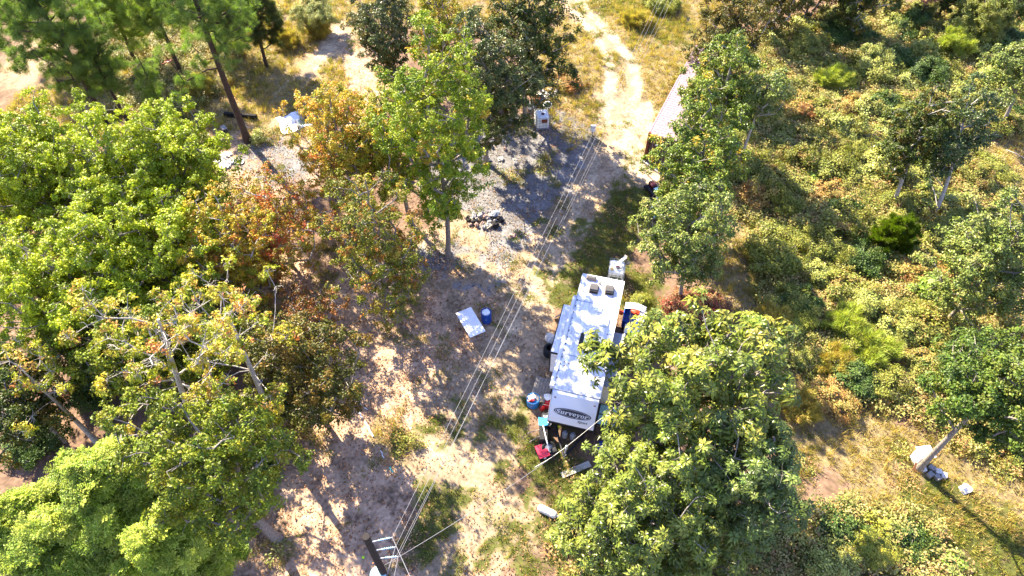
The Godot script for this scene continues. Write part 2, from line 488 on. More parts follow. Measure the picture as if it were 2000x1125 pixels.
	stroke(GREEN, [Vector2(2.05, -9.93), Vector2(2.26, -9.62)], 0.16, 0.30, 0.62)
	stroke(GREEN, [Vector2(2.65, -11.34), Vector2(2.55, -11.02)], 0.34, 0.30, 0.83)
	stroke(GREEN, [Vector2(-2.83, -16.54), Vector2(-2.91, -16.86)], 0.26, 0.30, 0.88)
	stroke(GREEN, [Vector2(-2.59, -18.38), Vector2(-3.11, -18.69)], 0.39, 0.30, 0.65)
	stroke(GREEN, [Vector2(-2.91, -17.48), Vector2(-2.39, -17.55)], 0.21, 0.30, 0.52)
	stroke(GREEN, [Vector2(-4.89, -16.76), Vector2(-4.72, -17.07)], 0.16, 0.30, 0.70)
	stroke(GREEN, [Vector2(-2.83, -9.60), Vector2(-3.18, -9.58)], 0.38, 0.30, 0.66)
	stroke(GREEN, [Vector2(2.96, -13.87), Vector2(2.70, -13.94)], 0.16, 0.30, 0.67)
	stroke(GREEN, [Vector2(-2.88, -10.44), Vector2(-2.56, -10.44)], 0.16, 0.30, 0.60)
	stroke(GREEN, [Vector2(-3.26, -16.38), Vector2(-3.53, -16.06)], 0.19, 0.30, 0.52)
	stroke(GREEN, [Vector2(2.44, -13.10), Vector2(2.93, -13.17)], 0.42, 0.30, 0.76)
	stroke(GREEN, [Vector2(1.30, -11.59), Vector2(1.30, -11.89)], 0.21, 0.30, 0.85)
	stroke(GREEN, [Vector2(2.09, -10.16), Vector2(1.93, -10.05)], 0.39, 0.30, 0.76)
	stroke(GREEN, [Vector2(1.53, -13.42), Vector2(1.69, -13.28)], 0.23, 0.30, 0.87)
	stroke(GREEN, [Vector2(2.89, -17.71), Vector2(3.38, -17.29)], 0.35, 0.30, 0.52)
	stroke(GREEN, [Vector2(2.37, -17.17), Vector2(2.87, -17.02)], 0.17, 0.30, 0.57)
	stroke(GREEN, [Vector2(0.08, -13.07), Vector2(0.33, -12.74)], 0.22, 0.30, 0.50)
	stroke(GREEN, [Vector2(2.62, -18.34), Vector2(3.05, -18.70)], 0.39, 0.30, 0.81)
	stroke(GREEN, [Vector2(2.04, -13.23), Vector2(2.43, -13.46)], 0.35, 0.30, 0.63)
	stroke(GREEN, [Vector2(2.07, -11.36), Vector2(2.05, -11.34)], 0.16, 0.30, 0.51)
	stroke(GREEN, [Vector2(-0.25, -13.77), Vector2(0.12, -13.68)], 0.19, 0.30, 0.65)
	stroke(GREEN, [Vector2(1.15, -13.47), Vector2(0.66, -13.20)], 0.40, 0.30, 0.53)
	stroke(GREEN, [Vector2(-0.68, -14.74), Vector2(-0.38, -14.90)], 0.22, 0.30, 0.69)
	stroke(GREEN, [Vector2(2.97, -17.50), Vector2(2.54, -17.39)], 0.42, 0.30, 0.70)
	stroke(GREEN, [Vector2(-1.47, -10.68), Vector2(-1.21, -10.99)], 0.41, 0.30, 0.58)
	stroke(GREEN, [Vector2(-2.49, -10.85), Vector2(-2.55, -10.64)], 0.20, 0.30, 0.85)
	stroke(GREEN, [Vector2(-3.86, -16.95), Vector2(-3.88, -17.10)], 0.31, 0.30, 0.86)
	stroke(GREEN, [Vector2(0.75, -18.42), Vector2(0.55, -18.37)], 0.30, 0.30, 0.79)
	stroke(GREEN, [Vector2(-1.23, -17.69), Vector2(-1.50, -17.38)], 0.26, 0.30, 0.81)
	stroke(GREEN, [Vector2(2.87, -12.57), Vector2(3.04, -12.49)], 0.24, 0.30, 0.87)
	stroke(GREEN, [Vector2(-1.20, -10.26), Vector2(-1.38, -10.01)], 0.39, 0.30, 0.75)
	stroke(GREEN, [Vector2(-1.58, -17.04), Vector2(-1.29, -17.16)], 0.35, 0.30, 0.55)
	stroke(GREEN, [Vector2(1.78, -32.38), Vector2(2.04, -32.68)], 0.38, 0.30, 0.55)
	stroke(GREEN, [Vector2(4.19, -30.47), Vector2(4.31, -30.83)], 0.25, 0.30, 0.77)
	stroke(GREEN, [Vector2(2.14, -27.83), Vector2(2.01, -28.00)], 0.16, 0.30, 0.41)
	stroke(GREEN, [Vector2(5.71, -26.39), Vector2(5.91, -26.15)], 0.39, 0.30, 0.46)
	stroke(GREEN, [Vector2(4.16, -29.18), Vector2(4.19, -28.81)], 0.34, 0.30, 0.79)
	stroke(GREEN, [Vector2(1.84, -27.85), Vector2(1.97, -27.65)], 0.30, 0.30, 0.73)
	stroke(GREEN, [Vector2(2.64, -25.62), Vector2(2.57, -25.54)], 0.37, 0.30, 0.68)
	stroke(GREEN, [Vector2(2.91, -31.56), Vector2(2.77, -31.45)], 0.40, 0.30, 0.76)
	stroke(GREEN, [Vector2(3.30, -30.02), Vector2(3.56, -30.21)], 0.25, 0.30, 0.41)
	stroke(GREEN, [Vector2(2.19, -28.80), Vector2(2.34, -28.70)], 0.24, 0.30, 0.78)
	stroke(GREEN, [Vector2(4.54, -32.26), Vector2(4.16, -31.81)], 0.40, 0.30, 0.77)
	stroke(GREEN, [Vector2(4.35, -30.81), Vector2(4.04, -31.03)], 0.21, 0.30, 0.77)
	stroke(GREEN, [Vector2(5.47, -26.81), Vector2(5.22, -27.02)], 0.22, 0.30, 0.78)
	stroke(GREEN, [Vector2(2.03, -26.71), Vector2(2.16, -26.67)], 0.39, 0.30, 0.50)
	stroke(SAND, [Vector2(-3.07, -28.71), Vector2(-1.27, -27.45), Vector2(-0.31, -26.63)], 1.20, 0.60, 0.70)

func build_ground():
	# colours of the bare ground, from the layer weights broken up by fine noise
	var w := 1520
	var h := 1000
	var maps := []
	for k in 7:
		var im := Image.create_empty(GX, GZ, false, Image.FORMAT_L8)
		var bytes := PackedByteArray()
		bytes.resize(GX * GZ)
		for q in GX * GZ:
			bytes[q] = int(clampf(layers[k][q], 0.0, 1.0) * 255.0)
		im = Image.create_from_data(GX, GZ, false, Image.FORMAT_L8, bytes)
		im.resize(w, h, Image.INTERPOLATE_CUBIC)
		maps.append(im.get_data())
	var n1 := FastNoiseLite.new()
	n1.seed = 5
	n1.frequency = 0.05
	n1.fractal_octaves = 5
	n1.fractal_gain = 0.65
	var n2 := FastNoiseLite.new()
	n2.seed = 77
	n2.frequency = 0.3
	n2.fractal_octaves = 2
	var f1 := n1.get_image(w, h).get_data()
	var f2 := n2.get_image(w, h).get_data()
	var cols := [Color(0.54, 0.44, 0.36), Color(0.77, 0.65, 0.53), Color(0.43, 0.38, 0.25), Color(0.60, 0.53, 0.38), Color(0.52, 0.51, 0.50), Color(0.70, 0.61, 0.49), Color(0.75, 0.67, 0.55), Color(0.36, 0.37, 0.19)]
	var order := [PINK, BRUSH, DRY, ASH, SAND, RUT, GREEN]
	var out := PackedByteArray()
	out.resize(w * h * 3)
	var m0: PackedByteArray = maps[order[0]]
	var m1: PackedByteArray = maps[order[1]]
	var m2: PackedByteArray = maps[order[2]]
	var m3: PackedByteArray = maps[order[3]]
	var m4: PackedByteArray = maps[order[4]]
	var m5: PackedByteArray = maps[order[5]]
	var m6: PackedByteArray = maps[order[6]]
	for q in w * h:
		var a := f1[q] / 255.0 - 0.5
		var b := f2[q] / 255.0 - 0.5
		var e := a * 1.5 + b * 0.35
		var c: Color = cols[0]
		if m0[q]: c = c.lerp(cols[1], clampf((m0[q] / 255.0 - 0.5 + e) * 2.2 + 0.5, 0.0, 1.0))
		if m1[q]: c = c.lerp(cols[2], clampf((m1[q] / 255.0 - 0.5 + e) * 2.2 + 0.5, 0.0, 1.0))
		if m2[q]: c = c.lerp(cols[3], clampf((m2[q] / 255.0 - 0.5 - e) * 2.2 + 0.5, 0.0, 1.0))
		if m3[q]: c = c.lerp(cols[4], clampf((m3[q] / 255.0 - 0.5 + e) * 2.2 + 0.5, 0.0, 1.0))
		if m4[q]: c = c.lerp(cols[5], clampf((m4[q] / 255.0 - 0.5 - e) * 2.5 + 0.5, 0.0, 1.0))
		if m5[q]: c = c.lerp(cols[6], clampf((m5[q] / 255.0 - 0.5 + e) * 2.5 + 0.5, 0.0, 1.0))
		if m6[q]: c = c.lerp(cols[7], clampf((m6[q] / 255.0 - 0.5 + e * 1.6) * 2.0 + 0.5, 0.0, 1.0))
		var v := 0.84 + b * 0.34 + a * 0.40
		out[q * 3] = int(clampf(c.r * v, 0, 1) * 255.0)
		out[q * 3 + 1] = int(clampf(c.g * v, 0, 1) * 255.0)
		out[q * 3 + 2] = int(clampf(c.b * v, 0, 1) * 255.0)
	var m := StandardMaterial3D.new()
	m.albedo_texture = ImageTexture.create_from_image(Image.create_from_data(w, h, false, Image.FORMAT_RGB8, out))
	m.roughness = 0.95
	m.metallic_specular = 0.2
	m.texture_repeat = false
	var bn := FastNoiseLite.new()
	bn.seed = 31
	bn.frequency = 0.04
	bn.fractal_octaves = 4
	var bt := NoiseTexture2D.new()
	bt.width = 512
	bt.height = 512
	bt.seamless = true
	bt.noise = bn
	bt.as_normal_map = true
	bt.bump_strength = 6.0
	m.normal_enabled = false
	var st := begin()
	var nx := 228
	var nz := 150
	for j in nz + 1:
		for i in nx + 1:
			var x := lerpf(X0, X1, float(i) / nx)
			var z := lerpf(Z0, Z1, float(j) / nz)
			st.set_uv(Vector2(float(i) / nx, float(j) / nz))
			st.add_vertex(Vector3(x, gh(x, z), z))
	for j in nz:
		for i in nx:
			var k := j * (nx + 1) + i
			for q in [k, k + 1, k + nx + 2, k, k + nx + 2, k + nx + 1]:
				st.add_index(q)
	st.generate_normals()
	var g := obj("ground", st, m)
	g.set_meta("kind", "structure")
	g.set_meta("label", "sandy and leaf strewn ground of the clearing with two wheel tracks")
	# the land beyond, out to the horizon
	var far := begin()
	quad(far, Vector3(-700, -0.9, -700), Vector3(700, -0.9, -700), Vector3(700, -0.9, 700), Vector3(-700, -0.9, 700), Vector3.UP)
	var t := obj("terrain", far, noisy(Color(0.27, 0.27, 0.15), Color(0.45, 0.39, 0.25), 0.02, 1.0, 0.0, 41, Vector3(0.05, 0.05, 0.05)))
	t.set_meta("kind", "structure")
	t.set_meta("label", "wild land beyond the clearing")

# ---------------------------------------------------------------- leaves
func blade(st: SurfaceTool, o: Vector3, dir: Vector3, up: Vector3, length: float, width: float, droop: float, tint := Color.WHITE):
	var side := dir.cross(up).normalized() * width * 0.5
	var mid := o + dir * length * 0.5 + up * droop * length * 0.12
	var tip := o + dir * length - up * droop * length * 0.5
	var fold := up * width * 0.16
	var l := mid + side + fold
	var r := mid - side + fold
	for t in [[o, l, mid], [o, mid, r], [l, tip, mid], [mid, tip, r]]:
		var n: Vector3 = (t[2] - t[0]).cross(t[1] - t[0]).normalized()
		if n.dot(up) < 0.0:
			n = -n
		st.set_color(tint)
		tri(st, t[0], t[1], t[2], n)

func thin(st: SurfaceTool, o: Vector3, dir: Vector3, length: float, width: float, tint := Color.WHITE):
	var side := dir.cross(Vector3(rf(-1, 1), rf(-1, 1), rf(-1, 1))).normalized() * width * 0.5
	var tip := o + dir * length
	var n := side.cross(dir).normalized()
	if n.y < 0.0:
		n = -n
	st.set_color(tint)
	tri(st, o + side, o - side, tip, n)

func shade_of(v: float) -> Color:
	return Color(v * rf(0.93, 1.07), v * rf(0.95, 1.05), v * rf(0.9, 1.1))

func make_leaves():
	for kind in ["broad", "droop", "whorl", "feather", "needle", "spray", "small", "tuft", "straw", "litter", "frond"]:
		var variants := []
		for v in 3:
			var st := begin()
			match kind:
				"broad", "droop":
					for k in 8:
						var an := TAU * k / 8.0 + rf(-0.4, 0.4)
						var o := Vector3(rf(-0.12, 0.12), rf(-0.08, 0.08), rf(-0.12, 0.12))
						var tilt := rf(-0.9, 0.1) if kind == "droop" else rf(-0.5, 0.45)
						var dir := Vector3(cos(an) * cos(tilt), sin(tilt), sin(an) * cos(tilt))
						var up := (Vector3.UP + Vector3(rf(-1.1, 1.1), rf(-0.4, 0.2), rf(-1.1, 1.1))).normalized()
						blade(st, o, dir, up, rf(0.15, 0.21), rf(0.085, 0.12), rf(0.2, 0.6), shade_of(rf(0.8, 1.2)))
				"whorl":
					for k in 8:
						var an := TAU * k / 8.0 + rf(-0.2, 0.2)
						var tilt := rf(-0.35, 0.3)
						var dir := Vector3(cos(an) * cos(tilt), sin(tilt), sin(an) * cos(tilt))
						blade(st, dir * 0.03, dir, Vector3.UP, rf(0.26, 0.38), rf(0.10, 0.135), rf(0.4, 1.0), shade_of(rf(0.75, 1.25)))
				"feather":
					for k in 6:
						var an := TAU * k / 6.0 + rf(-0.4, 0.4)
						var dir := Vector3(cos(an), rf(-0.1, 0.5), sin(an)).normalized()
						var side := dir.cross(Vector3.UP).normalized()
						for q in 5:
							for s in [-1.0, 1.0]:
								blade(st, dir * (0.08 + q * 0.07), (dir * 0.6 + side * s).normalized(), (Vector3.UP + Vector3(rf(-0.7, 0.7), 0, rf(-0.7, 0.7))).normalized(), 0.13, 0.055, 0.4, shade_of(rf(0.85, 1.15)))
				"needle":
					for k in 26:
						var dir := Vector3(rf(-1, 1), rf(-0.5, 1.0), rf(-1, 1)).normalized()
						thin(st, dir * rf(0, 0.08) + Vector3(rf(-0.1, 0.1), rf(-0.06, 0.06), rf(-0.1, 0.1)), dir, rf(0.20, 0.32), 0.02, shade_of(rf(0.8, 1.2)))
				"spray":
					for k in 16:
						var dir := Vector3(rf(-0.7, 0.7), 1.0, rf(-0.7, 0.7)).normalized()
						thin(st, Vector3(rf(-0.1, 0.1), rf(-0.1, 0.05), rf(-0.1, 0.1)), dir, rf(0.18, 0.3), 0.05, shade_of(rf(0.8, 1.2)))
				"small":
					for k in 12:
						var o := Vector3(rf(-0.17, 0.17), rf(-0.13, 0.13), rf(-0.17, 0.17))
						var dir := Vector3(rf(-1, 1), rf(-0.5, 0.5), rf(-1, 1)).normalized()
						blade(st, o, dir, (Vector3.UP + Vector3(rf(-0.5, 0.5), 0, rf(-0.5, 0.5))).normalized(), rf(0.08, 0.13), rf(0.045, 0.07), rf(0, 0.5), shade_of(rf(0.75, 1.25)))
				"frond":
					for k in 16:
						var dir := Vector3(rf(-0.6, 0.6), 1.0, rf(-0.6, 0.6)).normalized()
						var o := Vector3(rf(-0.14, 0.14), rf(-0.1, 0.2), rf(-0.14, 0.14))
						thin(st, o, dir, rf(0.18, 0.35), 0.035, shade_of(rf(0.8, 1.2)))
				"tuft":
					for k in 14:
						var dir := Vector3(rf(-0.9, 0.9), rf(0.6, 1.0), rf(-0.9, 0.9)).normalized()
						thin(st, Vector3(rf(-0.12, 0.12), 0, rf(-0.12, 0.12)), dir, rf(0.08, 0.2), 0.022, shade_of(rf(0.75, 1.25)))
				"straw":
					for k in 16:
						var dir := Vector3(rf(-0.5, 0.5), 1.0, rf(-0.5, 0.5)).normalized()
						thin(st, Vector3(rf(-0.15, 0.15), 0, rf(-0.15, 0.15)), dir, rf(0.3, 0.75), 0.03, shade_of(rf(0.75, 1.25)))
				"litter":
					for k in 10:
						var an := rf(0, TAU)
						var up := (Vector3.UP + Vector3(rf(-0.6, 0.6), 0, rf(-0.6, 0.6))).normalized()
						var dir := Vector3(cos(an), 0, sin(an))
						dir = (dir - up * dir.dot(up)).normalized()
						blade(st, Vector3(rf(-0.45, 0.45), rf(0.015, 0.05), rf(-0.45, 0.45)), dir, up, rf(0.08, 0.14), rf(0.05, 0.085), rf(-0.5, 0.6), shade_of(rf(0.6, 1.35)))
			variants.append(st.commit())
		LEAF[kind] = variants

# leaf clusters: [transform, colour] pairs become up to three multimeshes joined as parts of one thing
func foliage(called: String, places: Array, tints: Array, kind: String, m: Material, parent: Node) -> Node:
	var made: MultiMeshInstance3D
	var per := [[], [], []]
	for k in places.size():
		per[k % 3].append(k)
	for v in 3:
		if per[v].is_empty():
			continue
		var mm := MultiMesh.new()
		mm.transform_format = MultiMesh.TRANSFORM_3D
		mm.use_colors = true
		mm.mesh = LEAF[kind][v]
		mm.instance_count = per[v].size()
		for i in per[v].size():
			mm.set_instance_transform(i, places[per[v][i]])
			mm.set_instance_color(i, tints[per[v][i]])
		made = MultiMeshInstance3D.new()
		made.name = called
		made.multimesh = mm
		made.material_override = m
		made.set_meta("kind", "stuff")
		parent.add_child(made, true)
	return made

# ---------------------------------------------------------------- trees
# leaf kind, material, clump radius, clusters per clump, cluster size, colours with their shares
const KINDS := {
	"pine": ["needle", "needle", 0.95, 60, 1.1, [[0.13, 0.21, 0.07, 3], [0.18, 0.26, 0.09, 2], [0.09, 0.15, 0.05, 1]], 0.6],
	"pine_light": ["needle", "needle", 0.9, 60, 1.2, [[0.21, 0.30, 0.09, 3], [0.26, 0.34, 0.12, 2]], 0.7],
	"pine_dark": ["needle", "needle", 0.8, 70, 1.2, [[0.06, 0.085, 0.035, 3], [0.09, 0.11, 0.04, 1]], 0.7],
	"oak_bright": ["droop", "leaf", 0.75, 44, 1.05, [[0.204, 0.291, 0.018, 4], [0.291, 0.379, 0.021, 3], [0.131, 0.204, 0.018, 2]], 0.8],
	"oak": ["broad", "leaf", 0.75, 42, 1.0, [[0.092, 0.144, 0.016, 3], [0.149, 0.201, 0.018, 3], [0.196, 0.218, 0.023, 1]], 0.8],
	"oak_dark": ["broad", "leaf", 0.75, 44, 1.0, [[0.045, 0.075, 0.016, 4], [0.07, 0.10, 0.018, 2], [0.12, 0.10, 0.02, 1]], 0.8],
	"oak_dark2": ["broad", "leaf", 0.7, 44, 1.0, [[0.05, 0.10, 0.02, 3], [0.085, 0.14, 0.025, 2], [0.12, 0.165, 0.04, 1]], 0.8],
	"oak_silver": ["broad", "leaf_gloss", 0.75, 44, 1.0, [[0.06, 0.09, 0.035, 3], [0.10, 0.13, 0.05, 2], [0.14, 0.13, 0.04, 1]], 0.8],
	"oak_brown": ["broad", "leaf", 0.75, 42, 1.0, [[0.07, 0.085, 0.018, 3], [0.11, 0.10, 0.02, 2], [0.14, 0.10, 0.02, 1]], 0.8],
	"orange": ["broad", "leaf", 0.65, 30, 0.9, [[0.28, 0.23, 0.035, 4], [0.34, 0.15, 0.04, 2.5], [0.20, 0.22, 0.03, 3], [0.33, 0.08, 0.04, 1]], 0.7],
	"rust": ["broad", "leaf", 0.6, 26, 0.85, [[0.16, 0.08, 0.025, 3], [0.22, 0.09, 0.03, 2], [0.09, 0.09, 0.02, 2]], 0.7],
	"sparse": ["droop", "leaf", 0.55, 34, 0.95, [[0.33, 0.32, 0.05, 4], [0.22, 0.28, 0.025, 4], [0.36, 0.24, 0.08, 1.3], [0.34, 0.15, 0.08, 0.8]], 0.7],
	"feather": ["feather", "leaf", 0.6, 44, 1.1, [[0.19, 0.28, 0.03, 3], [0.26, 0.35, 0.06, 2], [0.11, 0.18, 0.02, 2]], 0.7],
	"gum": ["broad", "leaf", 0.72, 46, 0.95, [[0.161, 0.253, 0.018, 4], [0.230, 0.299, 0.021, 3], [0.103, 0.178, 0.016, 2], [0.345, 0.253, 0.034, 0.4]], 0.85],
	"gumdark": ["broad", "leaf_gloss", 0.72, 46, 1.0, [[0.090, 0.150, 0.024, 4], [0.144, 0.204, 0.030, 3], [0.288, 0.240, 0.030, 0.6]], 0.85],
	"turning": ["broad", "leaf", 0.68, 34, 0.9, [[0.138, 0.167, 0.023, 4], [0.230, 0.218, 0.034, 2], [0.276, 0.138, 0.034, 1.3], [0.081, 0.115, 0.021, 2]], 0.7],
	"yellow": ["broad", "leaf", 0.68, 34, 0.9, [[0.336, 0.291, 0.034, 4], [0.403, 0.269, 0.039, 2], [0.224, 0.258, 0.028, 3], [0.381, 0.157, 0.056, 0.7]], 0.7],
	"yellowgreen": ["broad", "leaf", 0.7, 38, 0.9, [[0.228, 0.264, 0.024, 4], [0.312, 0.300, 0.036, 2], [0.144, 0.192, 0.022, 2], [0.384, 0.192, 0.048, 0.5]], 0.75],
	"pale": ["small", "leaf", 0.5, 50, 1.1, [[0.22, 0.27, 0.10, 3], [0.28, 0.31, 0.14, 2]], 0.8],
	"silverleaf": ["broad", "leaf_gloss", 0.72, 46, 1.0, [[0.121, 0.176, 0.050, 3], [0.165, 0.215, 0.066, 3], [0.209, 0.242, 0.099, 1], [0.077, 0.121, 0.033, 2]], 0.8],
	"silverdark": ["broad", "leaf_gloss", 0.68, 46, 1.0, [[0.045, 0.085, 0.035, 3], [0.08, 0.12, 0.05, 2], [0.12, 0.155, 0.07, 1]], 0.85],
	"magnolia": ["whorl", "leaf_gloss", 0.78, 26, 1.0, [[0.093, 0.140, 0.024, 3], [0.140, 0.178, 0.033, 3], [0.196, 0.215, 0.047, 1.6], [0.061, 0.093, 0.019, 2]], 0.75],
	"magnolia_dark": ["whorl", "leaf_gloss", 0.75, 32, 0.8, [[0.099, 0.144, 0.027, 3], [0.135, 0.180, 0.041, 3], [0.063, 0.099, 0.018, 2]], 0.8],
	"magnolia_blue": ["whorl", "leaf_gloss", 0.75, 32, 0.8, [[0.07, 0.115, 0.035, 3], [0.10, 0.145, 0.045, 2], [0.045, 0.08, 0.02, 2]], 0.8],
	"cedar": ["spray", "needle", 0.42, 60, 1.0, [[0.102, 0.158, 0.016, 3], [0.060, 0.105, 0.016, 2]], 0.9],
	"pink": ["small", "leaf", 0.42, 40, 1.2, [[0.38, 0.22, 0.19, 3], [0.30, 0.17, 0.12, 1]], 0.5],
	"weedgreen": ["small", "leaf", 0.6, 60, 1.2, [[0.162, 0.198, 0.050, 3], [0.111, 0.153, 0.035, 2]], 0.7],
	"paleweed": ["small", "leaf_gloss", 0.5, 60, 1.3, [[0.22, 0.28, 0.10, 3], [0.15, 0.20, 0.06, 2.5], [0.18, 0.19, 0.06, 1]], 0.7],
	"oliveweed": ["small", "leaf", 0.5, 60, 1.25, [[0.158, 0.190, 0.055, 3], [0.220, 0.228, 0.090, 2], [0.106, 0.142, 0.030, 2], [0.211, 0.171, 0.080, 1]], 0.7],
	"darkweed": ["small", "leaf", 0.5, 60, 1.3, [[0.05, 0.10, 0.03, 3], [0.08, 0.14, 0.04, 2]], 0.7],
	"limeweed": ["feather", "leaf", 0.45, 34, 0.9, [[0.176, 0.216, 0.039, 3], [0.128, 0.173, 0.039, 2]], 0.7],
	"bigleaf": ["whorl", "leaf", 0.45, 14, 0.9, [[0.126, 0.221, 0.048, 3], [0.180, 0.264, 0.096, 2]], 0.7],
	"goldweed": ["frond", "grass", 0.45, 60, 1.1, [[0.28, 0.26, 0.09, 3], [0.23, 0.24, 0.08, 2]], 0.7],
	"palefrond": ["frond", "grass", 0.45, 60, 1.2, [[0.24, 0.32, 0.09, 3], [0.19, 0.27, 0.07, 2]], 0.7],
	"redvine": ["small", "leaf", 0.42, 44, 1.2, [[0.13, 0.065, 0.05, 3], [0.17, 0.035, 0.035, 1], [0.17, 0.13, 0.08, 2.5]], 0.7],
	"rustweed": ["small", "leaf", 0.45, 50, 1.2, [[0.24, 0.18, 0.08, 3], [0.20, 0.20, 0.07, 3], [0.27, 0.15, 0.07, 1]], 0.7],
}

const WARM := Vector3(1.50, 1.30, 0.85)
func pick(cols: Array) -> Color:
	var total := 0.0
	for c in cols:
		total += c[3]
	var u := rf(0, total)
	for c in cols:
		u -= c[3]
		if u <= 0.0:
			return Color(c[0] * WARM.x, c[1] * WARM.y, c[2] * WARM.z)
	return Color(cols[0][0], cols[0][1], cols[0][2])

func grow(called: String, base: Vector2, height: float, lean: Vector2, hb: float, radius: float, kind: String, bark: String, label: String, opts: Dictionary, category: String, group := ""):
	var K: Array = KINDS[kind]
	var root := thing(called, label, category, on(base, -0.06), 0.0, group)
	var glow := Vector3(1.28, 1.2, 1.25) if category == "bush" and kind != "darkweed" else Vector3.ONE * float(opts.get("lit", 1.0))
	var is_pine: bool = K[0] == "needle"
	# the stem, bent a little
	var nodes: Array = []          # positions
	var parents: Array = []
	var load_: Array = []
	var steps := maxi(4, int(height / 0.8))
	var wob := Vector2(rf(-1, 1), rf(-1, 1)) * height * 0.02
	var top_at := 0.95 if is_pine or height < 3.0 else 0.82
	for i in steps + 1:
		var t := float(i) / steps * top_at
		var b := lean * pow(t, 1.2) + wob * sin(t * 5.0)
		nodes.append(Vector3(b.x, t * height, b.y))
		parents.append(i - 1)
		load_.append(0)
	var c := Vector3(lean.x * (0.5 + hb * 0.4), height * (hb + 1.0) * 0.5, lean.y * (0.5 + hb * 0.4))
	var ry := height * (1.0 - hb) * 0.5
	c += Vector3(float(opts.get("cx", 0.0)), 0.0, float(opts.get("cz", 0.0)))
	# clump centres in an uneven crown
	var R: float = K[2] * (0.72 if height > 3.0 else 0.8)
	var dens: float = float(opts.get("dens", 1.0))
	var count: int = int(opts.get("nc", clampf(dens * 0.60 * (radius * radius * 2.0 + radius * ry * 4.0) / (R * R), 6, 420)))
	var lobes := FastNoiseLite.new()
	lobes.seed = rng.randi() % 9999
	lobes.frequency = 0.9
	var clumps: Array = []
	var tries := 0
	while clumps.size() < count and tries < count * 30:
		tries += 1
		var d := Vector3(rng.randfn(), rng.randfn(), rng.randfn()).normalized()
		var reach := 1.0 + lobes.get_noise_3dv(d) * 0.85
		var k := pow(rng.randf(), 0.36) * reach
		var p := d * k
		if is_pine:
			# longer boughs low in the crown
			var y := p.y
			var f := 1.0 - (y * 0.5 + 0.5) * 0.62
			p = Vector3(p.x * f * 1.25, y, p.z * f * 1.25)
		var q := c + Vector3(p.x * maxf(radius - R * 0.6, R * 0.5), p.y * maxf(ry - R * 0.5, 0.1), p.z * maxf(radius - R * 0.6, R * 0.5))
		if q.y < 0.25 * R:
			continue
		var ok := true
		for e in clumps:
			if e.distance_squared_to(q) < R * R * K[6] * 1.45:
				ok = false
				break
		if ok:
			clumps.append(q)
	# a bough that reaches out of the crown on one side
	if opts.has("ln"):
		var far := Vector3(float(opts.lx), float(opts.ly), float(opts.lz))
		for k in int(opts.ln):
			clumps.append(far + Vector3(rf(-1, 1), rf(-0.5, 0.5), rf(-1, 1)) * float(opts.lr))
	clumps.sort_custom(func(a, b): return Vector2(a.x - lean.x * a.y / height, a.z - lean.y * a.y / height).length() < Vector2(b.x - lean.x * b.y / height, b.z - lean.y * b.y / height).length())
	# limbs from the nearest lower wood out to each clump
	var chains: Array = []
	var hub: Array = []
	for q in clumps:
		var best := 0
		var cost := 1e9
		for i in nodes.size():
			var v: Vector3 = q - nodes[i]
			var hd := Vector2(v.x, v.z).length()
			var slope := 0.15 if is_pine else 0.55
			var e := v.length() + maxf(0.0, hd * slope - v.y) * 2.0 + (0.6 if nodes[i].y < height * hb * 0.7 else 0.0)
			if e < cost:
				cost = e
				best = i
		var from: Vector3 = nodes[best]
		var span: Vector3 = q - from
		var seg := maxi(2, int(span.length() / 0.8))
		var prev := best
		var chain := [best]
		var bow := Vector3(rf(-1, 1), rf(0.0, 0.8) if not is_pine else rf(-0.3, 0.3), rf(-1, 1)) * span.length() * 0.13
		for s in range(1, seg + 1):
			var t := float(s) / seg
			nodes.append(from + span * t + bow * sin(t * PI) + Vector3(rf(-1, 1), rf(-1, 1), rf(-1, 1)) * 0.06)
			parents.append(prev)
			load_.append(0)
			prev = nodes.size() - 1
			chain.append(prev)
		chains.append(chain)
		hub.append(prev)
		var up := prev
		while up >= 0:
			load_[up] += 1
			up = parents[up]
	var tr: float = float(opts.get("tr", clampf(height * 0.0155, 0.03, 0.3)))
	var wood: Material = M["bark_" + bark]
	var st := begin()
	var pts := []
	var rad := []
	for i in steps + 1:
		pts.append(nodes[i])
		var t := float(i) / steps
		rad.append(tr * (1.0 - 0.72 * t) * (1.35 if i == 0 else 1.0))
	tube(st, pts, rad, 9)
	obj("trunk", st, wood, root)
	st = begin()
	var twigs := int(opts.get("tw", 0)) * 8 + 3
	for ci in chains.size():
		var cp := []
		var cr := []
		var chain: Array = chains[ci]
		for i in chain.size():
			cp.append(nodes[chain[i]])
			var rr := clampf(0.016 * float(opts.get("lw", 1.0)) * pow(maxf(load_[chain[i]], 1.0), 0.55) * (1.0 + height * 0.03), 0.012, tr * 0.62)
			if i == 0:
				rr = minf(rr, clampf(0.016 * float(opts.get("lw", 1.0)) * pow(maxf(load_[chain[1]], 1.0), 0.55) * (1.0 + height * 0.03), 0.012, tr * 0.62) * 1.2)
			cr.append(rr)
		tube(st, cp, cr, 5, false)
		for w in twigs:
			var d := Vector3(rf(-1, 1), rf(-0.3, 0.9), rf(-1, 1)).normalized() * R * rf(0.6, 1.1)
			var o: Vector3 = cp[-1] if rng.randf() < 0.6 else cp[maxi(cp.size() - 2, 1)]
			tube(st, [o, o + d * 0.55 + Vector3(rf(-1, 1), rf(-1, 1), rf(-1, 1)) * 0.08, o + d], [0.012, 0.008, 0.004], 3, false)
	var limbs := obj("limbs", st, wood, root)
	limbs.set_meta("kind", "stuff")
	# leaves
	var lf: float = float(opts.get("lf", 1.0)) * float(opts.get("dens", 1.0))
	var places := []
	var tints := []
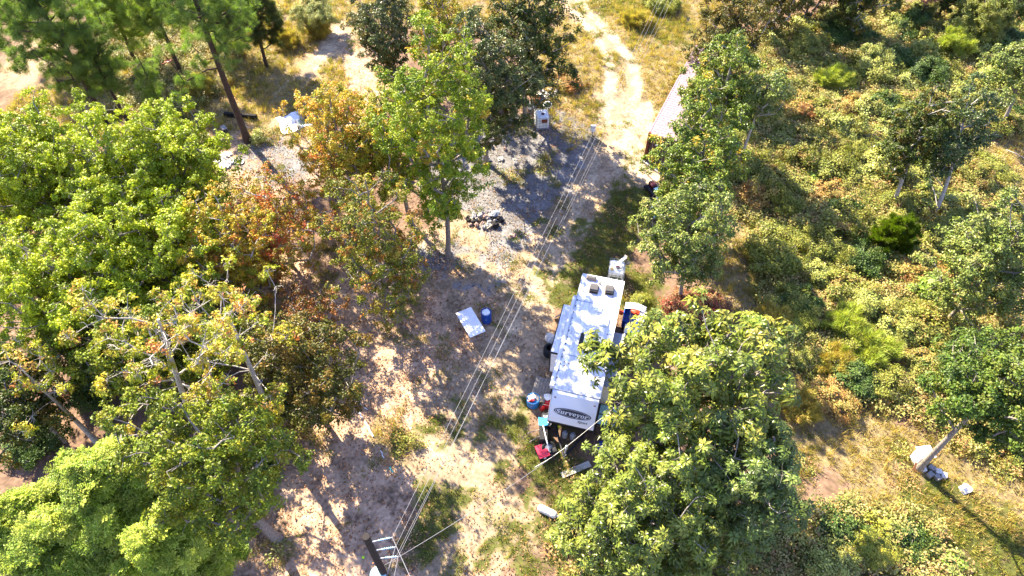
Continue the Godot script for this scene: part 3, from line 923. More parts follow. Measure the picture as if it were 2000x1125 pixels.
	for q in clumps:
		var tone := pick(K[5])
		var r2 := R * rf(0.65, 1.15)
		var n := int(K[3] * (0.42 if K[0] == "whorl" else 0.72) * lf * rf(0.7, 1.25))
		var outward: Vector3 = (q - c).normalized()
		var tufts := []
		for k in 5:
			var td := Vector3(rng.randfn(), rng.randfn() * 0.8, rng.randfn()).normalized() * pow(rng.randf(), 0.4)
			tufts.append(td * r2 * 1.15)
		for k in n:
			var d := Vector3(rng.randfn(), rng.randfn(), rng.randfn()).normalized() * pow(rng.randf(), 0.5)
			d.y *= 0.75 if not is_pine else 0.55
			d = d * 0.46 + tufts[k % 5] / r2
			var p: Vector3 = q + d * r2
			var up := (Vector3.UP * 1.1 + outward * 0.5 + d * 0.6 + Vector3(rf(-1, 1), rf(-0.6, 0.4), rf(-1, 1)) * 0.75).normalized()
			var b := Basis(Quaternion(Vector3.UP, up)) * Basis(Vector3.UP, rf(0, TAU))
			places.append(Transform3D(b.scaled(Vector3.ONE * K[4] * rf(0.62, 1.05) * (1.2 if K[0] == "whorl" else 1.0)), p))
			var cc := tone if rng.randf() < 0.55 else pick(K[5])
			var v := rf(0.65, 1.35)
			tints.append(Color(cc.r * v * glow.x * rf(0.92, 1.08), cc.g * v * glow.y, cc.b * v * glow.z * rf(0.85, 1.15)))
	foliage("crown", places, tints, K[0], M[K[1]], root)
	return root

const LANDMARKS := [["the bright green cedar", Vector2(24.80, -28.40)], ["the pale fallen log", Vector2(18.01, -37.38)], ["the forked slender tree", Vector2(25.70, -33.70)], ["the white stemmed slender tree", Vector2(28.06, -32.56)], ["the oak with the bare trunk", Vector2(36.07, -41.25)], ["the long container", Vector2(15.00, -46.00)], ["the forked white trunk", Vector2(28.80, -54.50)], ["the pink-leaved saplings", Vector2(36.50, -55.50)], ["the large mint bush", Vector2(21.03, -24.67)], ["the thin fallen trunk", Vector2(28.03, -27.24)], ["the oak with the leaning trunk", Vector2(20.50, -14.70)], ["the big large-leaved tree", Vector2(9.50, -15.00)], ["the silvery tree behind the trailer", Vector2(10.00, -25.10)], ["the lime green bush", Vector2(29.28, -42.58)], ["the silvery tree at the edge", Vector2(29.00, -23.00)]]

func beside(p: Vector2) -> String:
	var best := 0
	for i in LANDMARKS.size():
		if LANDMARKS[i][1].distance_to(p) < LANDMARKS[best][1].distance_to(p):
			best = i
	var d: Vector2 = p - LANDMARKS[best][1]
	var side := ("to the right of " if d.x > 0.0 else "to the left of ") if absf(d.x) > absf(d.y) else ("in front of " if d.y > 0.0 else "behind ")
	return ("close " if d.length() < 3.0 else "some way ") + side + LANDMARKS[best][0]

var brush_spots := []
func build_trees():
	for a in TREES:
		var opts := {}
		for kv in a[9].split(",", false):
			opts[kv.split("=")[0]] = float(kv.split("=")[1])
		grow(a[0], a[1], a[2], a[3], a[4], a[5], a[6], a[7], a[8], opts, "sapling" if "sapling" in a[0] else "tree")

const TREES := [
	["pine_tree", Vector2(-19.43, -40.31), 17.0, Vector2(0.00, 0.00), 0.27, 3.60, "pine", "dark", "tall pine with thick dark trunk beside the black beam on the ground", "nc=80"],
	["pine_tree", Vector2(-31.14, -42.89), 16.0, Vector2(0.00, 0.00), 0.22, 3.60, "pine", "dark", "tall leaning pine in front of the pale gravel patch", ""],
	["pine_tree", Vector2(-29.42, -43.08), 8.5, Vector2(0.00, 0.00), 0.30, 2.00, "pine", "dark", "small pine standing close to the right of the leaning pine", ""],
	["pine_tree", Vector2(-27.13, -49.23), 10.5, Vector2(0.00, 0.00), 0.35, 2.20, "pine_light", "dark", "thin pale green pine behind the red scrap", ""],
	["pine_tree", Vector2(-31.45, -50.84), 10.0, Vector2(0.00, 0.00), 0.20, 2.60, "pine_light", "dark", "bushy light green pine behind the small pine", ""],
	["pine_tree", Vector2(-38.21, -52.58), 11.0, Vector2(0.00, 0.00), 0.25, 2.80, "pine_light", "dark", "pale green pine by the upper edge of the gravel patch", ""],
	["pine_tree", Vector2(-20.29, -50.10), 9.5, Vector2(0.00, 0.00), 0.20, 2.30, "pine_dark", "dark", "dark dense pine at the edge of the yellow grass field", ""],
	["pine_tree", Vector2(-24.10, -52.58), 9.0, Vector2(0.00, 0.00), 0.20, 2.50, "pine", "dark", "green pine just behind the tall thick-trunked pine", ""],
	["pine_tree", Vector2(-40.30, -44.15), 12.0, Vector2(0.00, 0.00), 0.25, 2.80, "pine", "dark", "pine cut by the left edge beside the gravel patch", ""],
	["pine_sapling", Vector2(-25.34, -41.49), 7.0, Vector2(0.00, 0.00), 0.45, 0.90, "pine", "dark", "thin bare-stemmed pine sapling on the leaf litter left of the thick pine", "nc=9"],
	["oak_tree", Vector2(-23.36, -29.24), 10.5, Vector2(0.00, 0.00), 0.30, 4.60, "oak_bright", "grey", "large bright yellow-green oak with a curved grey limb", ""],
	["oak_tree", Vector2(-19.41, -30.54), 9.5, Vector2(0.00, 0.00), 0.30, 3.50, "oak_bright", "grey", "bright green oak reaching towards the debris pile", ""],
	["oak_tree", Vector2(-27.60, -29.24), 10.5, Vector2(0.00, 0.00), 0.30, 4.40, "oak_bright", "grey", "bright green oak cut by the left edge below the pines", ""],
	["oak_tree", Vector2(-22.59, -21.87), 10.0, Vector2(0.00, 0.00), 0.30, 4.40, "oak_bright", "grey", "bright green oak left of the white-limbed tree", ""],
	["oak_tree", Vector2(-23.35, -16.39), 6.5, Vector2(0.00, 0.00), 0.30, 2.80, "oak_dark", "grey", "dark green oak low on the left edge", ""],
	["oak_tree", Vector2(-19.30, -24.56), 9.0, Vector2(0.00, 0.00), 0.25, 3.80, "oak_bright", "grey", "bright oak below the large one with the curved limb", ""],
	["maple_tree", Vector2(-15.25, -25.58), 8.0, Vector2(0.00, 0.00), 0.20, 2.60, "yellow", "white", "pale yellow maple between the bright oaks and orange maple", ""],
	["oak_tree", Vector2(-21.02, -20.98), 7.0, Vector2(0.00, 0.00), 0.20, 3.00, "oak", "grey", "mid green oak in the gap behind the white-limbed tree", ""],
	["oak_tree", Vector2(-16.00, -20.12), 6.5, Vector2(0.00, 0.00), 0.20, 2.60, "oak", "grey", "low green oak right behind the white-limbed tree", ""],
	["maple_tree", Vector2(-13.89, -28.39), 7.2, Vector2(0.00, 0.00), 0.12, 3.20, "orange", "white", "orange and red leaved maple beside the yellow sapling thicket", "dens=.8"],
	["maple_tree", Vector2(-10.99, -22.26), 5.0, Vector2(0.00, 0.00), 0.15, 2.30, "rust", "white", "small rusty brown maple over the pink leaf litter", "dens=.75"],
	["white_limbed_tree", Vector2(-14.88, -15.23), 13.1, Vector2(0.84, -1.20), 0.42, 4.40, "sparse", "white", "half bare tree with white limbs and yellow and orange leaf tufts", "nc=64,lf=.62,tw=1,lw=.62"],
	["white_limbed_tree", Vector2(-11.60, -15.79), 12.8, Vector2(0.55, -0.51), 0.45, 3.00, "sparse", "white", "pale limbed tree with thin yellow leaves beside the dark oak", "nc=26,lf=.7,tw=1,lw=.65"],
	["white_limbed_tree", Vector2(-21.75, -16.42), 8.5, Vector2(0.00, 0.00), 0.50, 2.60, "sparse", "white", "sparse white-limbed tree with orange tufts at the left edge", "nc=18,lf=.6,tw=1,lw=.65"],
	["oak_tree", Vector2(-9.96, -17.43), 8.2, Vector2(0.00, 0.00), 0.20, 3.00, "oak_brown", "grey", "dark green and brown oak above the white pipe line", ""],
	["oak_tree", Vector2(-11.12, -11.29), 11.6, Vector2(0.43, -0.49), 0.50, 3.00, "oak", "grey", "leaning grey oak with thick pale trunk and broken stub", "tr=.24,cx=-.6"],
	["oak_tree", Vector2(-18.37, -18.41), 8.0, Vector2(0.00, 0.00), 0.30, 2.20, "oak", "grey", "small green oak under the white limbed tree", ""],
	["locust_tree", Vector2(-16.61, -11.54), 8.0, Vector2(0.00, 0.00), 0.20, 2.50, "feather", "grey", "feathery light green locust in the lower left corner", ""],
	["locust_tree", Vector2(-13.59, -9.51), 7.0, Vector2(0.00, 0.00), 0.20, 1.90, "feather", "grey", "low feathery green locust cut by the bottom edge", ""],
	["locust_tree", Vector2(-19.31, -9.71), 7.0, Vector2(0.00, 0.00), 0.20, 2.00, "feather", "grey", "feathery green locust against the left edge", ""],
	["gum_tree", Vector2(-4.08, -29.27), 15.7, Vector2(-0.16, 0.03), 0.30, 3.10, "gum", "grey", "tall bright green tree with slim straight trunk by the ash ground", "tr=.17"],
	["maple_tree", Vector2(-7.40, -24.87), 10.8, Vector2(0.37, -0.10), 0.12, 2.90, "turning", "grey", "low maple turning red at the edge behind the white table", "dens=.8"],
	["maple_tree", Vector2(-10.14, -31.85), 10.8, Vector2(0.20, -0.09), 0.20, 3.10, "yellow", "grey", "yellow-orange maple beside the bright green trunked tree", ""],
	["maple_tree", Vector2(-6.81, -32.32), 10.4, Vector2(-0.34, 0.04), 0.30, 2.60, "yellowgreen", "grey", "yellow-green maple squeezed between yellow maple and tall green tree", ""],
	["oak_tree", Vector2(-1.91, -38.21), 11.2, Vector2(0.85, -0.03), 0.18, 3.30, "oak_silver", "grey", "dark silvery oak with pale trunk over the rubble", ""],
	["oak_tree", Vector2(0.97, -42.89), 11.7, Vector2(0.15, 0.10), 0.12, 3.20, "oak_dark", "grey", "dark green oak left of the sandy track", ""],
	["oak_tree", Vector2(-9.61, -47.13), 8.8, Vector2(-0.06, -0.03), 0.15, 2.60, "oak_silver", "grey", "silvery green oak at the top beside the left dirt path", ""],
	["oak_tree", Vector2(-5.48, -48.52), 8.1, Vector2(-0.05, -0.00), 0.15, 2.40, "yellowgreen", "grey", "green and orange oak at the top edge", ""],
	["willow_tree", Vector2(-16.52, -55.20), 3.5, Vector2(-0.48, 0.26), 0.15, 1.80, "pale", "grey", "pale willowy shrub tree in the yellow field", ""],
	["oak_tree", Vector2(9.96, -25.06), 9.1, Vector2(-0.99, -0.49), 0.30, 2.70, "silverleaf", "grey", "silvery green tree behind the trailer and above the red vine", ""],
	["oak_tree", Vector2(11.75, -30.92), 10.3, Vector2(-1.08, -0.57), 0.12, 2.90, "gumdark", "grey", "mid green tree hiding the end of the container", "cx=-.1"],
	["oak_tree", Vector2(14.30, -39.04), 9.3, Vector2(-0.29, -0.13), 0.15, 2.50, "gumdark", "white", "green tree with white limbs leaning over the container roof", "cx=-.5"],
	["oak_tree", Vector2(16.11, -45.78), 9.3, Vector2(-0.67, -0.40), 0.12, 2.50, "oak_brown", "grey", "dark brownish green oak behind the container", ""],
	["oak_tree", Vector2(16.01, -37.38), 8.7, Vector2(0.13, 0.06), 0.55, 1.70, "silverleaf", "white", "silvery leaved tree with long white limb over the brush", "nc=22"],
	["magnolia_tree", Vector2(8.00, -15.11), 11.5, Vector2(0.00, 0.00), 0.30, 3.80, "magnolia", "grey", "big large-leaved tree overhanging the trailer", "tr=.2,nc=165,ln=7,lx=-4.1,ly=6.6,lz=-2.2,lr=.8"],
	["magnolia_tree", Vector2(3.88, -9.89), 6.5, Vector2(0.00, 0.00), 0.25, 2.10, "magnolia_dark", "grey", "low large-leaved tree at the bottom edge right of the gas cylinder", ""],
	["magnolia_tree", Vector2(6.96, -9.89), 6.5, Vector2(0.00, 0.00), 0.20, 2.80, "magnolia_dark", "grey", "large-leaved tree at the bottom edge between the lower two", ""],
	["magnolia_tree", Vector2(5.53, -11.28), 9.0, Vector2(0.00, 0.00), 0.30, 2.70, "magnolia_dark", "grey", "large-leaved tree at the bottom edge below the fallen board", ""],
	["magnolia_tree", Vector2(9.68, -11.90), 9.0, Vector2(0.00, 0.00), 0.25, 2.60, "magnolia_blue", "grey", "bluish dark green large-leaved tree at the bottom edge", ""],
	["oak_tree", Vector2(25.71, -33.67), 8.9, Vector2(-0.73, -1.25), 0.25, 1.80, "oak_dark", "white", "dark slender tree with forked pale stem in the brush", "nc=64"],
	["oak_tree", Vector2(28.06, -32.56), 9.3, Vector2(-1.06, -2.29), 0.20, 1.80, "silverdark", "white", "dark leaved slender tree with white stem right of the forked one", "nc=64"],
	["oak_tree", Vector2(36.07, -41.25), 6.9, Vector2(-0.45, -1.58), 0.42, 2.50, "silverleaf", "grey", "oak with bare leaning trunk and pale crown by the right edge", "tr=.16"],
	["oak_tree", Vector2(20.49, -14.73), 10.1, Vector2(-0.07, -0.37), 0.52, 2.80, "oak_dark2", "grey", "oak with leaning pale trunk beside the white chest", "tr=.17"],
	["oak_tree", Vector2(25.82, -24.20), 9.0, Vector2(0.00, 0.00), 0.20, 3.00, "silverleaf", "grey", "silvery green tree filling the right edge", ""],
	["oak_tree", Vector2(25.57, -16.88), 7.0, Vector2(0.00, 0.00), 0.20, 2.60, "oak_dark2", "grey", "green tree cut off by the right edge near the lawn", ""],
	["cedar_tree", Vector2(24.21, -29.79), 2.8, Vector2(0.00, 0.00), 0.02, 1.25, "cedar", "dark", "dense bright green cedar bush in the brush", "nc=60"],
	["woods_tree", Vector2(22.08, -54.15), 8.5, Vector2(0.00, 0.00), 0.12, 2.60, "oak_brown", "white", "brownish green tree with pale trunk at the top of the brush", ""],
	["woods_tree", Vector2(25.93, -57.03), 8.0, Vector2(0.00, 0.00), 0.10, 2.70, "oak_brown", "grey", "dull olive tree at the top edge right of the pale trunk", ""],
	["woods_tree", Vector2(28.82, -54.55), 8.0, Vector2(0.00, 0.00), 0.15, 2.60, "oak_dark", "white", "dark tree with forked white trunk at the top edge", ""],
	["woods_tree", Vector2(33.95, -57.88), 8.0, Vector2(0.00, 0.00), 0.20, 2.40, "oak_dark", "dark", "dark tree behind the pink leaved saplings", ""],
	["woods_tree", Vector2(37.75, -57.03), 8.0, Vector2(0.00, 0.00), 0.15, 2.60, "oak_dark", "dark", "dark tree in the top right woods between the saplings and corner", ""],
	["woods_tree", Vector2(41.11, -53.75), 8.0, Vector2(0.00, 0.00), 0.15, 2.60, "silverleaf", "grey", "pale green tree in the top right corner", ""],
	["woods_tree", Vector2(38.37, -52.97), 4.5, Vector2(0.00, 0.00), 0.10, 2.30, "weedgreen", "grey", "yellow-green bushy tree below the top right woods", ""],
	["pink_sapling", Vector2(35.16, -55.53), 4.2, Vector2(0.00, 0.00), 0.60, 1.10, "pink", "dark", "thin sapling with pink leaves before the dark woods", "nc=8"],
	["pink_sapling", Vector2(39.52, -57.45), 4.2, Vector2(0.00, 0.00), 0.60, 0.90, "pink", "dark", "second thin pink-leaved sapling nearer the corner", "nc=6"],
]

const SHRUBS := [
	["bush", Vector2(9.89, -24.60), 1.50, 1.20, "redvine", "tangle of red and brown vine under the silvery tree behind the trailer", ""],
	["bush", Vector2(11.70, -24.49), 1.40, 1.00, "redvine", "smaller red vine tangle right of the big one", ""],
	["bush", Vector2(28.62, -55.36), 2.20, 1.60, "paleweed", "pale blue-green broad bush below the forked white trunk in the brush", ""],
	["bush", Vector2(24.02, -51.44), 2.00, 1.50, "weedgreen", "yellow-green bush at the upper end of the brush", ""],
	["bush", Vector2(29.31, -49.23), 2.20, 1.70, "paleweed", "large pale green bush in the upper middle of the brush", ""],
	["bush", Vector2(26.96, -43.20), 1.60, 1.20, "paleweed", "mint green bush in the centre of the brush", ""],
	["bush", Vector2(25.35, -47.13), 1.50, 1.20, "palefrond", "feathery pale green weed clump in the brush", ""],
	["bush", Vector2(36.46, -51.44), 2.40, 1.30, "palefrond", "tall feathery young pine-like plant in the upper brush", ""],
	["bush", Vector2(32.97, -47.82), 2.00, 1.50, "darkweed", "dark green bush behind the slender dark trees", ""],
	["bush", Vector2(29.28, -42.58), 1.50, 1.00, "limeweed", "lime green bush left of the slender dark trees", ""],
	["bush", Vector2(21.88, -43.20), 1.30, 1.30, "rustweed", "rusty tan bush low in the brush beside the white limbed tree", ""],
	["bush", Vector2(19.39, -42.58), 1.30, 1.20, "oliveweed", "olive bush at the left border of the brush", ""],
	["bush", Vector2(23.03, -39.04), 1.30, 1.30, "oliveweed", "olive bush above the pale fallen log", ""],
	["bush", Vector2(25.45, -38.48), 1.30, 1.10, "weedgreen", "yellow-green bush right of the pale fallen log", ""],
	["bush", Vector2(21.17, -36.32), 1.20, 0.60, "bigleaf", "bright green broad-leaved plant at the end of the fallen log", ""],
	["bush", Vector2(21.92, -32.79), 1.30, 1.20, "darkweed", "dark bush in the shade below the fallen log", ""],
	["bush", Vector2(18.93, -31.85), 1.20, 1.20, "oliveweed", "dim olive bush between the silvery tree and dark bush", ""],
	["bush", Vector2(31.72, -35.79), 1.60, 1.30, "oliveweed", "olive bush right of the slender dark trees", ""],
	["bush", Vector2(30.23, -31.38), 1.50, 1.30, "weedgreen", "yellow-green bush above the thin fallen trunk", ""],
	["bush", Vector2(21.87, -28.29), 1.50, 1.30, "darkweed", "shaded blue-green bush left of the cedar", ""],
	["bush", Vector2(19.00, -27.24), 1.30, 0.90, "paleweed", "pale mint plant in the shade left of the cedar", ""],
	["bush", Vector2(24.96, -26.23), 1.90, 0.70, "bigleaf", "tall plant with large round yellow-green leaves below the cedar", ""],
	["bush", Vector2(21.03, -24.67), 1.90, 1.30, "paleweed", "large pale mint bush below the shaded brush", ""],
	["bush", Vector2(19.07, -23.19), 1.60, 1.10, "palefrond", "feathery pale green bush left of the large mint bush", ""],
	["bush", Vector2(22.34, -23.19), 1.60, 1.20, "paleweed", "pale sage bush right of the large mint bush", ""],
	["bush", Vector2(19.99, -21.42), 1.50, 1.30, "palefrond", "wide yellow-green feathery bush above the dry path", ""],
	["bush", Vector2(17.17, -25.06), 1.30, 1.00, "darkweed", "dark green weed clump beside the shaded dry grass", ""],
	["bush", Vector2(16.73, -23.37), 1.10, 0.80, "limeweed", "small lime weed clump beside the shaded dry grass", ""],
	["bush", Vector2(22.93, -20.74), 1.60, 1.20, "oliveweed", "olive bush next to the oak with leaning trunk", ""],
	["bush", Vector2(20.19, -19.43), 1.30, 1.00, "weedgreen", "yellow-green bush at the upper side of the dry path", ""],
	["bush", Vector2(17.91, -20.74), 1.00, 1.00, "goldweed", "golden weed clump on the dry path edge", ""],
	["bush", Vector2(14.83, -23.55), 1.30, 0.80, "goldweed", "golden grass clump right of the large-leaved tree", ""],
	["bush", Vector2(15.38, -18.16), 0.90, 0.90, "goldweed", "faded golden weeds on the dry path by the large-leaved tree", ""],
	["bush", Vector2(16.85, -10.86), 1.00, 1.00, "limeweed", "lime fern-like bush at the bottom edge left of the lawn", ""],
	["bush", Vector2(15.62, -11.58), 1.00, 1.00, "darkweed", "dark bush at the bottom edge beside the bluish tree", ""],
	["bush", Vector2(18.62, -11.10), 0.90, 0.90, "darkweed", "dark green bush at the bottom edge nearest the lawn", ""],
	["bush", Vector2(20.05, -9.81), 0.80, 0.70, "bigleaf", "broad-leaved plant at the bottom edge of the lawn", ""],
	["bush", Vector2(14.42, -9.93), 1.20, 1.00, "paleweed", "sage green bush in the bottom right woods edge", ""],
	["bush", Vector2(25.31, -15.79), 1.10, 1.00, "weedgreen", "yellow-green bush right of the leaning trunk", ""],
	["bush", Vector2(7.73, -25.64), 0.50, 0.50, "limeweed", "grass clump behind the blue cart", ""],
	["bush", Vector2(-18.53, -40.48), 0.80, 0.60, "paleweed", "pale leafy plant at the foot of the tall pine", ""],
	["bush", Vector2(-22.45, -39.61), 1.30, 0.80, "paleweed", "pale green plant left of the torn white sheeting", ""],
	["bush", Vector2(-25.44, -39.61), 2.20, 1.40, "darkweed", "dark bush under the bright oaks beside the sapling", ""],
	["bush", Vector2(-19.19, -52.97), 1.30, 1.00, "goldweed", "golden tall grass clump in the yellow field", ""],
	["bush", Vector2(-16.85, -54.55), 1.20, 0.90, "goldweed", "golden grass clump right of the first in the yellow field", ""],
	["bush", Vector2(-24.85, -46.79), 1.20, 1.30, "goldweed", "golden grass clump behind the tall pine", ""],
	["bush", Vector2(4.50, -47.13), 0.80, 1.10, "rustweed", "purplish tan weeds beside the sandy track", ""],
	["bush", Vector2(13.42, -58.75), 1.20, 1.40, "limeweed", "bright yellow-green weeds by the upper track", ""],
	["bush", Vector2(10.82, -56.19), 0.90, 1.20, "goldweed", "straw coloured weeds by the upper track", ""],
	["bush", Vector2(-5.58, -16.22), 0.30, 0.70, "oliveweed", "brownish olive weeds right of the white pipe pieces", ""],
	["bush", Vector2(-11.60, -15.79), 0.90, 0.90, "rustweed", "rusty weeds in the shade below the dark oak", ""],
	["bush", Vector2(-12.28, -14.14), 1.10, 1.00, "darkweed", "dark bush beside the thick pale trunk", ""],
	["bush", Vector2(-22.88, -19.10), 1.30, 1.20, "darkweed", "dark bush in the gap left of the white limbed tree", ""],
	["bush", Vector2(-24.90, -16.08), 1.20, 1.30, "darkweed", "dark leafy bush low at the left edge", ""],
	["bush", Vector2(-17.49, -12.83), 1.00, 0.90, "rustweed", "reddish leafed bush among the feathery locusts", ""],
]

func build_shrubs():
	# one of each kind of weedy bush, then copies of it through the brush
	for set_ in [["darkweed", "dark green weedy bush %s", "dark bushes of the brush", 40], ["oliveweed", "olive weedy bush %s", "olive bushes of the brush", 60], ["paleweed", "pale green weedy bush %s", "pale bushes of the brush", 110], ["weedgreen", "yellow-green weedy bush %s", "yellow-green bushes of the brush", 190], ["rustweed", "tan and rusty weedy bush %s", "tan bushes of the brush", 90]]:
		var first := true
		var proto: Node3D
		for tries in int(set_[3]):
			var p := Vector2(rf(16, 46), rf(-58, -18))
			if weight(BRUSH, p.x, p.y) < 0.7 or p.x > -p.y * 0.62 + 12.0:
				continue
			if set_[0] == "rustweed" and p.x > 27.0 or set_[0] == "paleweed" and p.x < 22.0:
				continue
			if set_[0] in ["silverleaf", "darkweed"] and p.x < 27.0 and p.y < -31.0:
				continue
			var near := false
			for q in brush_spots:
				if q.distance_to(p) < 1.5:
					near = true
			if near:
				continue
			brush_spots.append(p)
			if first:
				proto = grow("weedy_bush", p, 2.4 if set_[0] == "silverleaf" else 1.3, Vector2.ZERO, 0.02, 1.15, set_[0], "grey", set_[1] % beside(p), {"tr": 0.02}, "bush", set_[2])
				first = false
			else:
				var c: Node3D = proto.duplicate()
				add_child(c)
				number(c, "weedy_bush")
				c.position = on(p, -0.06)
				c.set_meta("label", set_[1] % beside(p))
				c.rotation.y = rf(0, TAU)
				c.scale = Vector3(rf(0.8, 1.7), rf(0.5, 1.5), rf(0.8, 1.7))
	for a in SHRUBS:
		grow(a[0], a[1], a[2], Vector2(rf(-0.2, 0.2), rf(-0.2, 0.2)), 0.02, a[3], a[4], "grey", a[5], {"tr": 0.025, "dens": 1.0}, "bush", a[6])

# ---------------------------------------------------------------- ground cover nobody could count
func cover(called: String, label: String, layer: int, tries: int, kind: String, m: Material, cols: Array, smin: float, smax: float, gap := 0.35, stack := 0, lo := Vector2(-50, -68), hi := Vector2(50, -6)):
	var places := []
	var tints := []
	var patch := FastNoiseLite.new()
	patch.seed = tries % 1000
	patch.frequency = 0.25
	for i in tries:
		var x := rf(lo.x, hi.x)
		var z := rf(lo.y, hi.y)
		if absf(x) > -z * 0.66 + 17.0:
			continue
		var w := weight(layer, x, z)
		if layer == SAND:
			w = 1.0
		if layer != GREEN and layer != SAND:
			w -= weight(SAND, x, z) * 0.8 + weight(RUT, x, z)
		if w + patch.get_noise_2d(x, z) * gap < 0.42:
			continue
		var g := gh(x, z)
		var tone: Color = pick(cols)
		var tall := clampf(patch.get_noise_2d(x * 2.0 + 90.0, z * 2.0) * 1.6 + 0.5, 0.0, 1.0)
		for s in stack + 1:
			if stack and rng.randf() < 0.35:
				continue
			var y := g + (s * 0.24 + rf(-0.05, 0.1)) * (0.4 + tall)
			var off := Vector3(rf(-0.2, 0.2), 0, rf(-0.2, 0.2)) * float(stack)
			var tilt := Vector3(rf(-0.3, 0.3), 1, rf(-0.3, 0.3)).normalized() if kind != "litter" else Vector3.UP
			var b := Basis(Quaternion(Vector3.UP, tilt)) * Basis(Vector3.UP, rf(0, TAU))
			places.append(Transform3D(b.scaled(Vector3.ONE * rf(smin, smax)), Vector3(x, y, z) + off))
			var v := rf(0.75, 1.25)
			tints.append(Color(tone.r * v, tone.g * v, tone.b * v))
	var root := Node3D.new()
	add_child(root)
	number(root, called)
	root.set_meta("kind", "stuff")
	root.set_meta("label", label)
	root.set_meta("category", "ground cover")
	foliage("leaves", places, tints, kind, m, root)

func scatter_cover():
	cover("fallen_leaves", "pinkish brown fallen leaves over the bare soil", PINK, 26000, "litter", M.litter, [[0.36, 0.23, 0.16, 3], [0.28, 0.15, 0.10, 2], [0.40, 0.28, 0.20, 1.5], [0.16, 0.10, 0.07, 1]], 0.7, 1.1, 1.3)
	cover("leaf_litter", "scattered brown leaf litter on the sandy ground", SAND, 1800, "litter", M.litter, [[0.14, 0.09, 0.06, 3], [0.24, 0.16, 0.09, 1]], 0.7, 1.2, 0.9, 0, Vector2(-16, -36), Vector2(8, -7))
	cover("ash_leaves", "grey and dark leaves on the ash ground", ASH, 22000, "litter", M.litter, [[0.16, 0.16, 0.17, 2], [0.40, 0.40, 0.40, 0.8], [0.08, 0.075, 0.075, 2], [0.2, 0.15, 0.12, 1]], 0.7, 1.2)
	cover("dry_grass", "yellow dry grass in the open field", DRY, 90000, "tuft", M.grass, [[0.34, 0.29, 0.14, 3], [0.26, 0.26, 0.09, 2], [0.38, 0.28, 0.17, 1]], 0.9, 1.9, 0.7)
	cover("green_grass", "green grass beside the trailer and on the lawn", GREEN, 150000, "tuft", M.grass, [[0.12, 0.17, 0.03, 3], [0.17, 0.21, 0.04, 2], [0.22, 0.20, 0.07, 1.5]], 0.7, 1.5, 1.6)
	cover("undergrowth", "knee high mixed undergrowth of the brush", BRUSH, 170000, "small", M.leaf, [[0.25, 0.25, 0.11, 3], [0.15, 0.18, 0.055, 2.5], [0.34, 0.32, 0.18, 2.2], [0.30, 0.21, 0.13, 1.4], [0.25, 0.31, 0.12, 1.2], [0.07, 0.10, 0.03, 1.5]], 0.9, 1.8, 0.7, 2)
	cover("brush_stalks", "dry stalks and weeds in the brush", BRUSH, 40000, "straw", M.grass, [[0.33, 0.26, 0.12, 3], [0.26, 0.17, 0.10, 2], [0.23, 0.24, 0.07, 2]], 0.8, 1.4, 0.6)
	cover("tall_grass", "tall yellow straw in the field edges", DRY, 9000, "straw", M.grass, [[0.36, 0.30, 0.12, 3], [0.30, 0.29, 0.10, 2]], 0.7, 1.2, 1.4)

